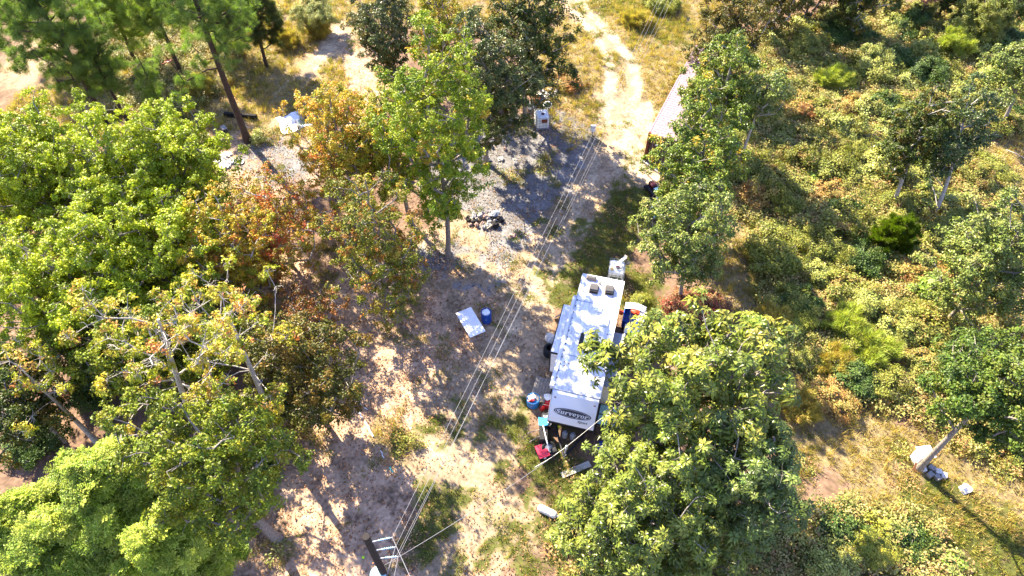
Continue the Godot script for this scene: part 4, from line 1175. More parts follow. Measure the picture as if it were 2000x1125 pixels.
# ---------------------------------------------------------------- travel trailer
func build_trailer():
	var t := thing("travel_trailer", "white travel trailer with slide-out, roof vents and oval logo on its sloping nose", "trailer", Vector3(5.116, gh(4.3, -21), -24.62), -0.2574)
	# side outline (z from the back to the nose, y up)
	var prof := [Vector2(0, 0.62), Vector2(0, 3.22), Vector2(0.06, 3.28), Vector2(7.72, 3.30), Vector2(7.9, 3.26), Vector2(8.3, 2.76), Vector2(8.62, 2.2), Vector2(8.74, 1.9), Vector2(8.72, 1.82), Vector2(8.2, 0.62)]
	var hw := 1.17
	var st := begin()
	var poly := PackedVector2Array(prof)
	var idx := Geometry2D.triangulate_polygon(poly)
	for s in [-1.0, 1.0]:
		for k in range(0, idx.size(), 3):
			tri(st, Vector3(s * hw, prof[idx[k]].y, prof[idx[k]].x), Vector3(s * hw, prof[idx[k + 1]].y, prof[idx[k + 1]].x), Vector3(s * hw, prof[idx[k + 2]].y, prof[idx[k + 2]].x), Vector3(s, 0, 0))
	var strip := func(st2: SurfaceTool, a: int, b: int, x0: float, x1: float, up: float):
		for k in range(a, b):
			var p: Vector2 = prof[k]
			var q: Vector2 = prof[(k + 1) % prof.size()]
			var n := Vector3(0, -(p.x - q.x), p.y - q.y).normalized()
			if k == prof.size() - 1:
				n = Vector3.DOWN
			var o := n * up
			quad(st2, Vector3(x0, p.y, p.x) + o, Vector3(x1, p.y, p.x) + o, Vector3(x1, q.y, q.x) + o, Vector3(x0, q.y, q.x) + o, n)
	strip.call(st, 0, 1, -hw, hw, 0.0)
	obj("side_walls", st, M.white_skin, t)
	st = begin()
	strip.call(st, 1, 3, -hw, hw, 0.0)
	obj("roof", st, M.roof, t)
	st = begin()
	strip.call(st, 3, 7, -hw, hw, 0.0)
	obj("nose_cap", st, M.cap, t)
	st = begin()
	strip.call(st, 7, 10, -hw, hw, 0.0)
	obj("underbody", st, M.black, t)
	# seams and trim
	bx("roof_seam", at(0, 3.312, 7.74), Vector3(2.34, 0.02, 0.035), M.grey_plastic, t, 0.004)
	for s in [-1.0, 1.0]:
		bx("roof_edge_trim", at(s * 1.16, 3.305, 3.9), Vector3(0.05, 0.03, 7.6), M.white_skin if s > 0 else M.silver, t, 0.008)
		var trim := []
		for k in range(3, 9):
			trim.append(Vector3(s * 1.165, prof[k].y + 0.012, prof[k].x + 0.012))
		tb("nose_trim", trim, 0.022, M.black if s > 0 else M.silver, t, 5)
	for k in 15:
		bx("trim_screw", at(-1.12 + sin(k * 1.7) * 0.012, 3.325, 1.6 + k * 0.42), Vector3(0.05, 0.012, rf(0.04, 0.12)), M.rubber, t, 0.003)
	bx("rear_ladder_rail", at(0.75, 2.0, -0.08), Vector3(0.03, 2.5, 0.03), M.silver, t)
	bx("rear_ladder_rail", at(1.05, 2.0, -0.08), Vector3(0.03, 2.5, 0.03), M.silver, t)
	for k in 7:
		bx("rear_ladder_rung", at(0.9, 0.95 + k * 0.34, -0.08), Vector3(0.28, 0.025, 0.025), M.silver, t)
	# roof furniture
	for v in [[-0.37, 1.05, 0.0], [0.46, 0.94, 0.1]]:
		var hood := begin()
		var sec := [Vector2(-0.27, 0.0), Vector2(-0.27, 0.17), Vector2(-0.2, 0.24), Vector2(0.0, 0.27), Vector2(0.2, 0.24), Vector2(0.27, 0.14), Vector2(0.27, 0.0)]
		var T := at(v[0], 3.305, v[1], v[2])
		for k in sec.size() - 1:
			var n := Vector3(0, sec[k + 1].x - sec[k].x, -(sec[k + 1].y - sec[k].y)).normalized()
			quad(hood, T * Vector3(-0.21, sec[k].y, sec[k].x), T * Vector3(0.21, sec[k].y, sec[k].x), T * Vector3(0.21, sec[k + 1].y, sec[k + 1].x), T * Vector3(-0.21, sec[k + 1].y, sec[k + 1].x), T.basis * n)
		for s in [-0.21, 0.21]:
			for k in range(1, sec.size() - 1):
				tri(hood, T * Vector3(s, sec[0].y, sec[0].x), T * Vector3(s, sec[k].y, sec[k].x), T * Vector3(s, sec[k + 1].y, sec[k + 1].x), T.basis * Vector3(signf(s), 0, 0))
		var vc := obj("vent_cover", hood, M.vent, t)
		bx("vent_flange", at(v[0], 3.315, v[1], v[2]), Vector3(0.52, 0.02, 0.62), M.vent_tan, t)
		for k in 4:
			bx("louvre", at(v[0], 3.36 + k * 0.045, v[1] + 0.29, v[2]), Vector3(0.36, 0.015, 0.04), M.rubber, vc)
	bx("refrigerator_vent", at(-0.64, 3.37, 0.36), Vector3(0.56, 0.15, 0.27), M.vent_tan, t, 0.05)
	bx("refrigerator_vent_top", at(-0.64, 3.452, 0.36), Vector3(0.44, 0.03, 0.17), M.vent, t, 0.012)
	var pipe := begin()
	lathe(pipe, at(-0.12, 3.30, 0.6), [Vector2(0.06, 0), Vector2(0.05, 0.02), Vector2(0.05, 0.1), Vector2(0.07, 0.1), Vector2(0.06, 0.13), Vector2(0, 0.14)], 12)
	obj("plumbing_vent", pipe, M.vent, t)
	bx("air_conditioner", at(-0.1, 3.45, 4.7), Vector3(0.74, 0.3, 0.98), M.black, t, 0.08)
	bx("air_conditioner_cover", at(0.0, 3.61, 4.62), Vector3(0.5, 0.03, 0.6), M.white_plastic, t, 0.012)
	bx("skylight", at(0.55, 3.35, 3.1), Vector3(0.5, 0.09, 0.6), M.white_plastic, t, 0.04)
	bx("roof_hatch", at(0.1, 3.35, 2.35), Vector3(0.38, 0.08, 0.38), M.white_plastic, t, 0.03)
	for k in 26:
		var lf := begin()
		var o := Vector3(rf(-1.1, 1.1), 3.315, rf(1.2, 7.5))
		var an := rf(0, TAU)
		blade(lf, o, Vector3(cos(an), 0, sin(an)), Vector3.UP, rf(0.08, 0.16), rf(0.04, 0.07), -0.2)
		obj("fallen_leaf", lf, M.brown_board if k % 3 else M.rust, t)
	for z in [2.0, 5.6]:
		bx("sealant_seam", at(0, 3.303, z), Vector3(2.28, 0.012, 0.06), M.silver, t, 0.003)
	# rolled awning along the door side
	var aw := begin()
	tube(aw, [Vector3(-1.29, 3.13, 1.75), Vector3(-1.29, 3.13, 7.5)], [0.115, 0.115], 14)
	obj("awning_roll", aw, M.white_skin, t)
	for z in [1.7, 7.55]:
		bx("awning_bracket", at(-1.26, 3.13, z), Vector3(0.18, 0.24, 0.06), M.silver, t)
	for z in [1.95, 7.3]:
		bx("awning_arm", at(-1.195, 1.95, z), Vector3(0.04, 2.2, 0.06), M.silver, t)
	# slide-out room
	bx("slide_out", at(-1.48, 1.92, 3.78), Vector3(0.62, 1.9, 3.16), M.white_skin, t, 0.02)
	bx("slide_out_roof", at(-1.49, 2.895, 3.78), Vector3(0.64, 0.04, 3.2), M.roof, t, 0.01)
	bx("slide_out_edge", at(-1.81, 2.87, 3.78), Vector3(0.05, 0.12, 3.26), M.black, t, 0.01)
	bx("slide_out_edge", at(-1.49, 2.87, 5.41), Vector3(0.62, 0.12, 0.05), M.black, t, 0.01)
	bx("slide_out_edge", at(-1.81, 1.92, 5.385), Vector3(0.06, 1.86, 0.06), M.black, t, 0.01)
	bx("slide_out_edge", at(-1.81, 1.92, 2.18), Vector3(0.06, 1.86, 0.06), M.black, t, 0.01)
	var win := bx("window", at(-1.795, 2.15, 3.8), Vector3(0.03, 0.8, 1.8), M.black, t, 0.01)
	bx("pane", at(-1.812, 2.15, 3.8), Vector3(0.01, 0.68, 1.66), M.glass, win, 0.003)
	var door := bx("door", at(-1.178, 1.72, 6.35), Vector3(0.03, 1.9, 0.68), M.white_skin, t, 0.012)
	bx("handle", at(-1.2, 1.6, 6.62), Vector3(0.03, 0.1, 0.08), M.black, door)
	# the other slide-out under the tree
	bx("slide_out", at(1.42, 1.9, 5.0), Vector3(0.56, 1.85, 3.3), M.white_skin, t, 0.02)
	bx("slide_out_topper", at(1.44, 2.86, 5.0), Vector3(0.6, 0.05, 3.4), M.grey_plastic, t, 0.02)
	tb("topper_roll", [Vector3(1.74, 2.9, 3.3), Vector3(1.74, 2.9, 6.7)], 0.07, M.grey_plastic, t, 10)
	# nose: clearance lights and lettering, laid on the slope
	var slope := Vector3(0, 2.2 - 2.76, 8.62 - 8.3).normalized()
	var nrm := Vector3(0, slope.z, -slope.y).normalized()
	var B := Basis(Vector3.RIGHT, -slope, nrm)
	for s in [-0.98, 0.98]:
		bx("clearance_light", Transform3D(Basis(Vector3.RIGHT, 0.9), Vector3(s, 3.09, 8.045)), Vector3(0.1, 0.05, 0.05), M.maroon, t)
	var mid := Vector3(0.0, 2.53, 8.432) + nrm * 0.012
	var oval := func(rx: float, ry: float, lift: float, m: Material, called: String, par: Node) -> MeshInstance3D:
		var s2 := begin()
		for k in 40:
			var a0 := TAU * k / 40.0
			var a1 := TAU * (k + 1) / 40.0
			var p0 := Vector3(cos(a0) * rx, sin(a0) * ry, lift)
			var p1 := Vector3(cos(a1) * rx, sin(a1) * ry, lift)
			var L := Transform3D(B, mid)
			tri(s2, L * Vector3(0, 0, lift), L * p0, L * p1, nrm)
			var out := B * Vector3(cos(a0), sin(a0), 0)
			quad(s2, L * p0, L * p1, L * (p1 - Vector3(0, 0, lift + 0.01)), L * (p0 - Vector3(0, 0, lift + 0.01)), out)
		return obj(called, s2, m, par)
	var emblem: MeshInstance3D = oval.call(0.94, 0.235, 0.004, M.navy, "emblem", t)
	oval.call(0.89, 0.205, 0.008, M.silver, "emblem_ring", emblem)
	oval.call(0.84, 0.185, 0.012, M.navy, "emblem_field", emblem)
	var sw := begin()
	for k in 16:
		var u0 := -1.06 + k * 0.1325
		var u1 := u0 + 0.1325
		var y0 := 0.02 - 0.255 * sqrt(maxf(0.0, 1.0 - pow(u0 / 1.07, 2))) 
		var y1 := 0.02 - 0.255 * sqrt(maxf(0.0, 1.0 - pow(u1 / 1.07, 2)))
		var w0 := 0.018 * (1.0 - absf(u0) / 1.07)
		var w1 := 0.018 * (1.0 - absf(u1) / 1.07)
		var L := Transform3D(B, mid)
		quad(sw, L * Vector3(u0, y0 - w0, 0.004), L * Vector3(u1, y1 - w1, 0.004), L * Vector3(u1, y1 + w1, 0.004), L * Vector3(u0, y0 + w0, 0.004), nrm)
	obj("emblem_swoosh", sw, M.navy, emblem)
	for word in [["Surveyor", 0.0, -0.005, 0.29, "Droid Serif", 0.016, M.logo_white, emblem, "lettering"], ["Sport", 0.56, -0.36, 0.15, "Droid Serif", 0.006, M.navy, t, "script_lettering"], ["SELECT", 0.62, -0.265, 0.052, "Droid Sans", 0.006, M.vent_tan, t, "small_lettering"]]:
		if word[0] == "SELECT":
			continue
		var tm := TextMesh.new()
		var f := SystemFont.new()
		f.font_names = PackedStringArray([word[4]])
		f.font_italic = true
		f.font_weight = 700
		tm.font = f
		tm.text = word[0]
		tm.font_size = 64
		tm.pixel_size = word[3] / 64.0
		tm.depth = 0.006
		var w := MeshInstance3D.new()
		w.name = word[8]
		w.mesh = tm
		w.material_override = word[6]
		w.transform = Transform3D(B * Basis(Vector3(1, 0, 0), Vector3(0.22, 1, 0), Vector3(0, 0, 1)).scaled(Vector3(1.18, 1.0, 1.0)), mid + B * Vector3(word[1], word[2], word[5]))
		word[7].add_child(w, true)
	# running gear and hitch
	for s in [-1.0, 1.0]:
		for z in [4.6, 5.5]:
			var wh := begin()
			lathe(wh, Transform3D(Basis(Vector3.BACK, PI / 2), Vector3(s * 1.03, 0.36, z)), [Vector2(0.2, -0.1), Vector2(0.33, -0.11), Vector2(0.36, -0.06), Vector2(0.36, 0.06), Vector2(0.33, 0.11), Vector2(0.2, 0.1)], 18)
			var tyre := obj("wheel", wh, M.rubber, t)
			var rim := begin()
			lathe(rim, Transform3D(Basis(Vector3.BACK, PI / 2), Vector3(s * 1.03, 0.36, z)), [Vector2(0, -0.07), Vector2(0.2, -0.09), Vector2(0.2, 0.09), Vector2(0, 0.07)], 14)
			obj("rim", rim, M.silver, tyre)
	tb("hitch_rail", [Vector3(-0.85, 0.55, 8.1), Vector3(-0.05, 0.5, 9.75)], 0.06, M.black, t, 6)
	tb("hitch_rail", [Vector3(0.85, 0.55, 8.1), Vector3(0.05, 0.5, 9.75)], 0.06, M.black, t, 6)
	tb("hitch_jack", [Vector3(0, 0.0, 9.55), Vector3(0, 0.95, 9.55)], 0.045, M.silver, t, 8)
	var pt := begin()
	for x in [-0.2, 0.2]:
		lathe(pt, at(x, 0.62, 8.75), [Vector2(0, 0), Vector2(0.14, 0.03), Vector2(0.15, 0.4), Vector2(0.1, 0.5), Vector2(0.06, 0.52), Vector2(0.06, 0.58), Vector2(0, 0.58)], 14)
	obj("gas_bottles", pt, M.grey_plastic, t)
	for s in [-1.0, 1.0]:
		for z in [0.8, 7.6]:
			bx("stabiliser_leg", at(s * 0.85, 0.3, z), Vector3(0.08, 0.66, 0.08), M.black, t)

# ---------------------------------------------------------------- shipping container
func build_container():
	var L := 12.19
	var t := thing("shipping_container", "long maroon shipping container with faded pink ribbed roof beside the sandy track", "container", Vector3(9.44, gh(10.5, -39), -38.35), atan2(-0.423, 0.906) * 1.0)
	# local x to the right along the door end, local z towards the doors
	var W := 2.44
	var H := 2.59
	var st := begin()
	for i in 44:
		var z0 := -0.12 - i * 0.272
		var a := 0.0
		for e in [[0.0, 0.0, 0.10, 0.0], [0.10, 0.0, 0.136, -0.022], [0.136, -0.022, 0.236, -0.022], [0.236, -0.022, 0.272, 0.0]]:
			var n := Vector3(0, 1, (e[3] - e[1]) / (e[2] - e[0])).normalized()
			quad(st, Vector3(0.08, H + e[1], z0 - e[0]), Vector3(W - 0.08, H + e[1], z0 - e[0]), Vector3(W - 0.08, H + e[3], z0 - e[2]), Vector3(0.08, H + e[3], z0 - e[2]), n)
	obj("roof", st, M.container_roof, t)
	for s in [0.0, 1.0]:
		st = begin()
		for i in 44:
			var z0 := -0.12 - i * 0.272
			for e in [[0.0, 0.0, 0.07, 0.0], [0.07, 0.0, 0.136, 0.036], [0.136, 0.036, 0.206, 0.036], [0.206, 0.036, 0.272, 0.0]]:
				var x0: float = e[1] if s == 0.0 else W - e[1]
				var x1: float = e[3] if s == 0.0 else W - e[3]
				var out := Vector3(-1.0 if s == 0.0 else 1.0, 0, 0)
				out = (out + Vector3(0, 0, (x1 - x0) / (e[2] - e[0]) * out.x)).normalized()
				quad(st, Vector3(x0, 0.15, z0 - e[0]), Vector3(x1, 0.15, z0 - e[2]), Vector3(x1, H - 0.06, z0 - e[2]), Vector3(x0, H - 0.06, z0 - e[0]), out)
		obj("side_wall", st, M.container, t)
		bx("top_rail", at(0.04 + s * (W - 0.08), H - 0.03, -L / 2), Vector3(0.1, 0.08, L - 0.34), M.container_roof, t)
		bx("bottom_rail", at(0.04 + s * (W - 0.08), 0.11, -L / 2), Vector3(0.1, 0.16, L - 0.34), M.container, t)
		for z in [-0.08, -L + 0.08]:
			bx("corner_post", at(0.08 + s * (W - 0.16), H / 2, z), Vector3(0.16, H - 0.24, 0.15), M.rust, t)
			for y in [0.06, H - 0.04]:
				bx("corner_casting", at(0.085 + s * (W - 0.17), y, z - 0.003), Vector3(0.18, 0.12, 0.18), M.rust, t)
	bx("door_header", at(W / 2, H - 0.05, -0.07), Vector3(W - 0.36, 0.12, 0.13), M.container_roof, t)
	bx("door_sill", at(W / 2, 0.1, -0.07), Vector3(W - 0.36, 0.14, 0.13), M.rust, t)
	bx("end_wall", at(W / 2, H / 2, -L + 0.06), Vector3(W - 0.34, H - 0.2, 0.05), M.container, t)
	bx("floor", at(W / 2, 0.2, -L / 2), Vector3(W - 0.3, 0.05, L - 0.4), M.brown_board, t)
	for s in 2:
		var cx := 0.71 + s * 1.02
		var door := bx("door", at(cx, H / 2 - 0.01, -0.06), Vector3(1.0, H - 0.32, 0.05), M.container, t, 0.01)
		for y in [0.42, 0.98, 1.54, 2.1]:
			bx("door_panel", at(cx, y, -0.026), Vector3(0.88, 0.4, 0.03), M.container, door, 0.012)
		for k in 2:
			var rx := cx - 0.24 + k * 0.52
			tb("locking_rod", [Vector3(rx, 0.12, 0.02), Vector3(rx, H - 0.1, 0.02)], 0.017, M.galv, door, 8)
			bx("rod_handle", at(rx + 0.12, 1.05, 0.03), Vector3(0.3, 0.04, 0.02), M.galv, door)
			for y in [0.3, 1.2, 2.2]:
				bx("rod_keeper", at(rx, y, 0.012), Vector3(0.09, 0.06, 0.04), M.container, door)
		for k in 4:
			bx("hinge", at(0.19 + s * 2.06, 0.4 + k * 0.6, 0.0), Vector3(0.1, 0.12, 0.05), M.rust, door)
	bx("door_plate", at(0.72, 1.75, -0.004), Vector3(0.2, 0.1, 0.012), M.white_plastic, t, 0.003)
	bx("door_plate", at(0.64, 0.86, -0.004), Vector3(0.24, 0.09, 0.012), M.white_plastic, t, 0.003)
	bx("yellow_placard", at(0.42, 0.66, -0.004), Vector3(0.24, 0.26, 0.012), M.yellow, t, 0.003)
	bx("door_plate", at(0.5, 0.24, -0.004), Vector3(0.28, 0.1, 0.012), M.white_plastic, t, 0.003)

# ---------------------------------------------------------------- utility pole and wires
func sag(a: Vector3, b: Vector3, drop: float, n := 24) -> Array:
	var p := []
	for i in n + 1:
		var t := float(i) / n
		p.append(a.lerp(b, t) - Vector3.UP * drop * 4.0 * t * (1.0 - t))
	return p

func build_pole_and_wires():
	var top: Vector3 = Vector3(-4.59, 11.20, -7.52)
	var foot := Vector3(top.x + 0.06, gh(top.x, top.z), top.z + 0.05)
	var pole := thing("utility_pole", "black tarred utility pole with three grey side arms and a pale blue transformer", "utility pole", foot)
	var st := begin()
	tube(st, [Vector3(0, -0.5, 0), Vector3(-0.02, 5.5, -0.02), top - foot], [0.16, 0.14, 0.115], 14)
	obj("shaft", st, M.tar, pole)
	var ends := [Vector3(-3.84, 10.70, -7.66), Vector3(-3.84, 9.90, -7.62), Vector3(-3.84, 9.10, -7.57)]
	for k in 3:
		var y: float = ends[k].y
		var s: Vector3 = Vector3(top.x + 0.03, y, top.z + 0.02) - foot
		var e: Vector3 = ends[k] - foot
		var arm := begin()
		tube(arm, [s, e], [0.022, 0.018], 8)
		var a := obj("insulator_arm", arm, M.galv, pole)
		for q in 6:
			var sk := begin()
			var c := s.lerp(e, 0.42 + q * 0.09)
			var d := (e - s).normalized() * 0.02
			tube(sk, [c - d, c, c + d], [0.022, 0.045, 0.022], 10)
			obj("insulator_shed", sk, M.pale_teal, a)
	var can := begin()
	lathe(can, Transform3D(Basis(), Vector3(-4.74, 7.60, -7.43) - foot), [Vector2(0, -0.9), Vector2(0.26, -0.9), Vector2(0.27, -0.02), Vector2(0.29, 0.0), Vector2(0.27, 0.06), Vector2(0.12, 0.12), Vector2(0, 0.13)], 20)
	var tc := obj("transformer", can, M.pale_teal, pole)
	tb("transformer_bracket", [Vector3(-4.82, 7.20, -7.55) - foot, Vector3(top.x, 7.2, top.z) - foot], 0.05, M.galv, tc)
	# line wires: in from the far pole, then on past the pole towards the right
	var far := [Vector3(10.84, 10.40, -45.82), Vector3(11.36, 9.70, -47.10), Vector3(11.84, 9.40, -47.56)]
	var on_to := [Vector3(-2.33, 10.90, -4.97), Vector3(-4.33, 9.70, -5.61), Vector3(-4.14, 8.80, -5.60)]
	for k in 3:
		var a: Vector3 = far[k]
		var b: Vector3 = ends[k]
		a = b + (a - b) * 1.25
		var w := tb("overhead_wire", sag(a, b, 0.25), 0.006, M.wire, self, 5)
		tag(w, ["highest overhead wire leading from the pole up along the track", "middle overhead wire leading from the pole up along the track", "lowest overhead wire leading from the pole up along the track"][k], "overhead wire")
		var w2 := tb("overhead_wire", sag(b, on_to[k], 0.05, 8), 0.012, M.wire, self, 5)
		tag(w2, ["bright wire running on from the top arm past the pole", "wire running on from the middle arm past the transformer", "wire running on from the bottom arm past the transformer"][k], "overhead wire")
	var nb: Vector3 = Vector3(-4.14, 8.20, -7.67)
	var na: Vector3 = nb + (Vector3(12.62, 8.40, -49.42) - nb) * 1.2
	tag(tb("overhead_wire", sag(na, nb, 0.3), 0.006, M.wire, self, 5), "neutral wire below the three line wires", "overhead wire")
	# cable to the trailer
	var c0: Vector3 = Vector3(-4.56, 7.40, -7.81)
	var c1: Vector3 = Vector3(2.44, 4.60, -13.79)
	var c2: Vector3 = Vector3(5.77, 4.40, -16.72)
	var cable := thing("service_cable", "thin cable sagging from the utility pole to the trailer with a clamp", "cable")
	tb("span", sag(c0, c1, 0.35), 0.011, M.wire, cable, 5)
	tb("lead_in", sag(c1, c2, 0.05, 8), 0.010, M.white_dirty, cable, 6)
	tb("guard", [c1.lerp(c0, 0.21), c1.lerp(c0, 0.1) - Vector3(0, 0.13, 0), c1], 0.012, M.white_dirty, cable, 6)
	var cl := begin()
	lathe(cl, Transform3D(Basis(), c1 - Vector3(0, 0.3, 0)), [Vector2(0, 0), Vector2(0.06, 0.03), Vector2(0.07, 0.12), Vector2(0.03, 0.17), Vector2(0.07, 0.24), Vector2(0.05, 0.34), Vector2(0, 0.36)], 12)
	obj("clamp", cl, M.galv, cable)
	var ped := thing("meter_pedestal", "small white meter post at the edge of the sandy track under the wires", "meter post", on(Vector2(5.99, -41.25)))
	bx("post", at(0, 0.35, 0), Vector3(0.12, 0.8, 0.12), M.plank_grey, ped)
	bx("box", at(0, 0.72, 0.1), Vector3(0.36, 0.5, 0.2), M.white_plastic, ped, 0.03)
	bx("lid", at(0, 0.99, 0.1), Vector3(0.42, 0.05, 0.26), M.grey_plastic, ped)
	var rope := tb("rope", sag(Vector3(-10.85, 0.70, -11.57), Vector3(-7.81, 0.15, -9.83), 0.05, 8), 0.012, M.rope, self, 5)
	tag(rope, "pinkish rope tied to the thick pale trunk and stretched over the leaves", "rope")

# ---------------------------------------------------------------- things in the yard
func drum(called: String, label: String, where: Vector2, r: float, h: float, m: Material) -> Node3D:
	var t := thing(called, label, "barrel", on(where))
	var st := begin()
	lathe(st, at(0, 0, 0), [Vector2(0, 0.0), Vector2(r * 0.94, 0.0), Vector2(r, 0.03), Vector2(r, h * 0.3), Vector2(r * 1.03, h * 0.33), Vector2(r, h * 0.36), Vector2(r, h * 0.62), Vector2(r * 1.03, h * 0.65), Vector2(r, h * 0.68), Vector2(r, h * 0.96), Vector2(r * 1.03, h), Vector2(r * 0.94, h), Vector2(r * 0.92, h * 0.9), Vector2(0, h * 0.9)], 26)
	obj("shell", st, m, t)
	return t

func lump(st: SurfaceTool, c: Vector3, s: Vector3, seed: int, rough := 0.35):
	# an uneven stone or bag: a ball pushed about by noise
	var n := FastNoiseLite.new()
	n.seed = seed
	n.frequency = 1.3
	var P := func(i: int, j: int) -> Vector3:
		var a := TAU * i / 9.0
		var b := PI * j / 6.0
		var d := Vector3(sin(b) * cos(a), cos(b), sin(b) * sin(a))
		return c + d * s * (1.0 + n.get_noise_3dv(d * 1.4) * rough * 2.0)
	for j in 6:
		for i in 9:
			var p0: Vector3 = P.call(i, j)
			var p1: Vector3 = P.call((i + 1) % 9, j)
			var p2: Vector3 = P.call((i + 1) % 9, j + 1)
			var p3: Vector3 = P.call(i, j + 1)
			for q in [[p0, p1, p2], [p0, p2, p3]]:
				var nn: Vector3 = (q[1] - q[0]).cross(q[2] - q[0])
				if nn.length() < 1e-9:
					continue
				nn = nn.normalized()
				if nn.dot((q[0] + q[1] + q[2]) / 3.0 - c) < 0.0:
					nn = -nn
				tri(st, q[0], q[1], q[2], nn)

func tote(label: String, where: Vector2, turn: float, seen_level: bool) -> Node3D:
	var t := thing("liquid_tote", label, "tank", on(where), turn)
	for x in [-0.4, 0.0, 0.4]:
		bx("pallet_runner", at(x, 0.05, 0), Vector3(0.1, 0.1, 1.1), M.grey_plastic, t)
	bx("pallet_deck", at(0, 0.115, 0), Vector3(1.0, 0.03, 1.2), M.galv, t)
	bx("bottle", at(0, 0.62, 0), Vector3(0.93, 0.96, 1.12), M.white_plastic, t, 0.09)
	if seen_level:
		bx("water_level", at(0, 0.5, 0.563), Vector3(0.66, 0.5, 0.012), M.algae, t, 0.004)
	var lid := begin()
	lathe(lid, at(0.05, 1.1, 0.05), [Vector2(0.12, 0), Vector2(0.12, 0.05), Vector2(0.1, 0.06), Vector2(0, 0.06)], 18)
	obj("cap", lid, M.maroon, t)
	for y in [0.18, 0.42, 0.66, 0.9, 1.12]:
		tb("cage_ring", [Vector3(-0.49, y, -0.59), Vector3(0.49, y, -0.59), Vector3(0.49, y, 0.59), Vector3(-0.49, y, 0.59), Vector3(-0.49, y, -0.59)], 0.012, M.galv, t, 6)
	for k in 5:
		var u := -0.49 + k * 0.245
		for s in [-0.59, 0.59]:
			tb("cage_bar", [Vector3(u, 0.12, s), Vector3(u, 1.14, s)], 0.011, M.galv, t, 6)
	for k in 5:
		var u := -0.59 + k * 0.295
		for s in [-0.49, 0.49]:
			tb("cage_bar", [Vector3(s, 0.12, u), Vector3(s, 1.14, u)], 0.011, M.galv, t, 6)
	return t

func board(label: String, a: Vector3, b: Vector3, width: float, thick: float, m: Material, called := "board", category := "board") -> Node3D:
	var d := b - a
	var st := begin()
	var basis := Basis(d.normalized(), Vector3.UP, d.normalized().cross(Vector3.UP)).orthonormalized()
	box(st, Transform3D(basis, Vector3.ZERO), Vector3(d.length(), thick, width), 0.008)
	var o := obj(called, st, m)
	o.position = (a + b) * 0.5
	tag(o, label, category)
	return o

func ball(called: String, label: String, where: Vector3, s: Vector3, m: Material, seed: int, category: String, rough := 0.25, group := ""):
	var st := begin()
	lump(st, Vector3.ZERO, s, seed, rough)
	var o := obj(called, st, m)
	o.position = where
	o.rotation.y = seed * 1.3
	tag(o, label, category, group)
	return o

func side_of(d: Vector2) -> String:
	if d.length() < 0.25:
		return "in the middle"
	return ["on the right", "in front on the right", "in front", "in front on the left", "on the left", "at the back on the left", "at the back", "at the back on the right"][posmod(int(round(d.angle() / (PI / 4.0))), 8)]

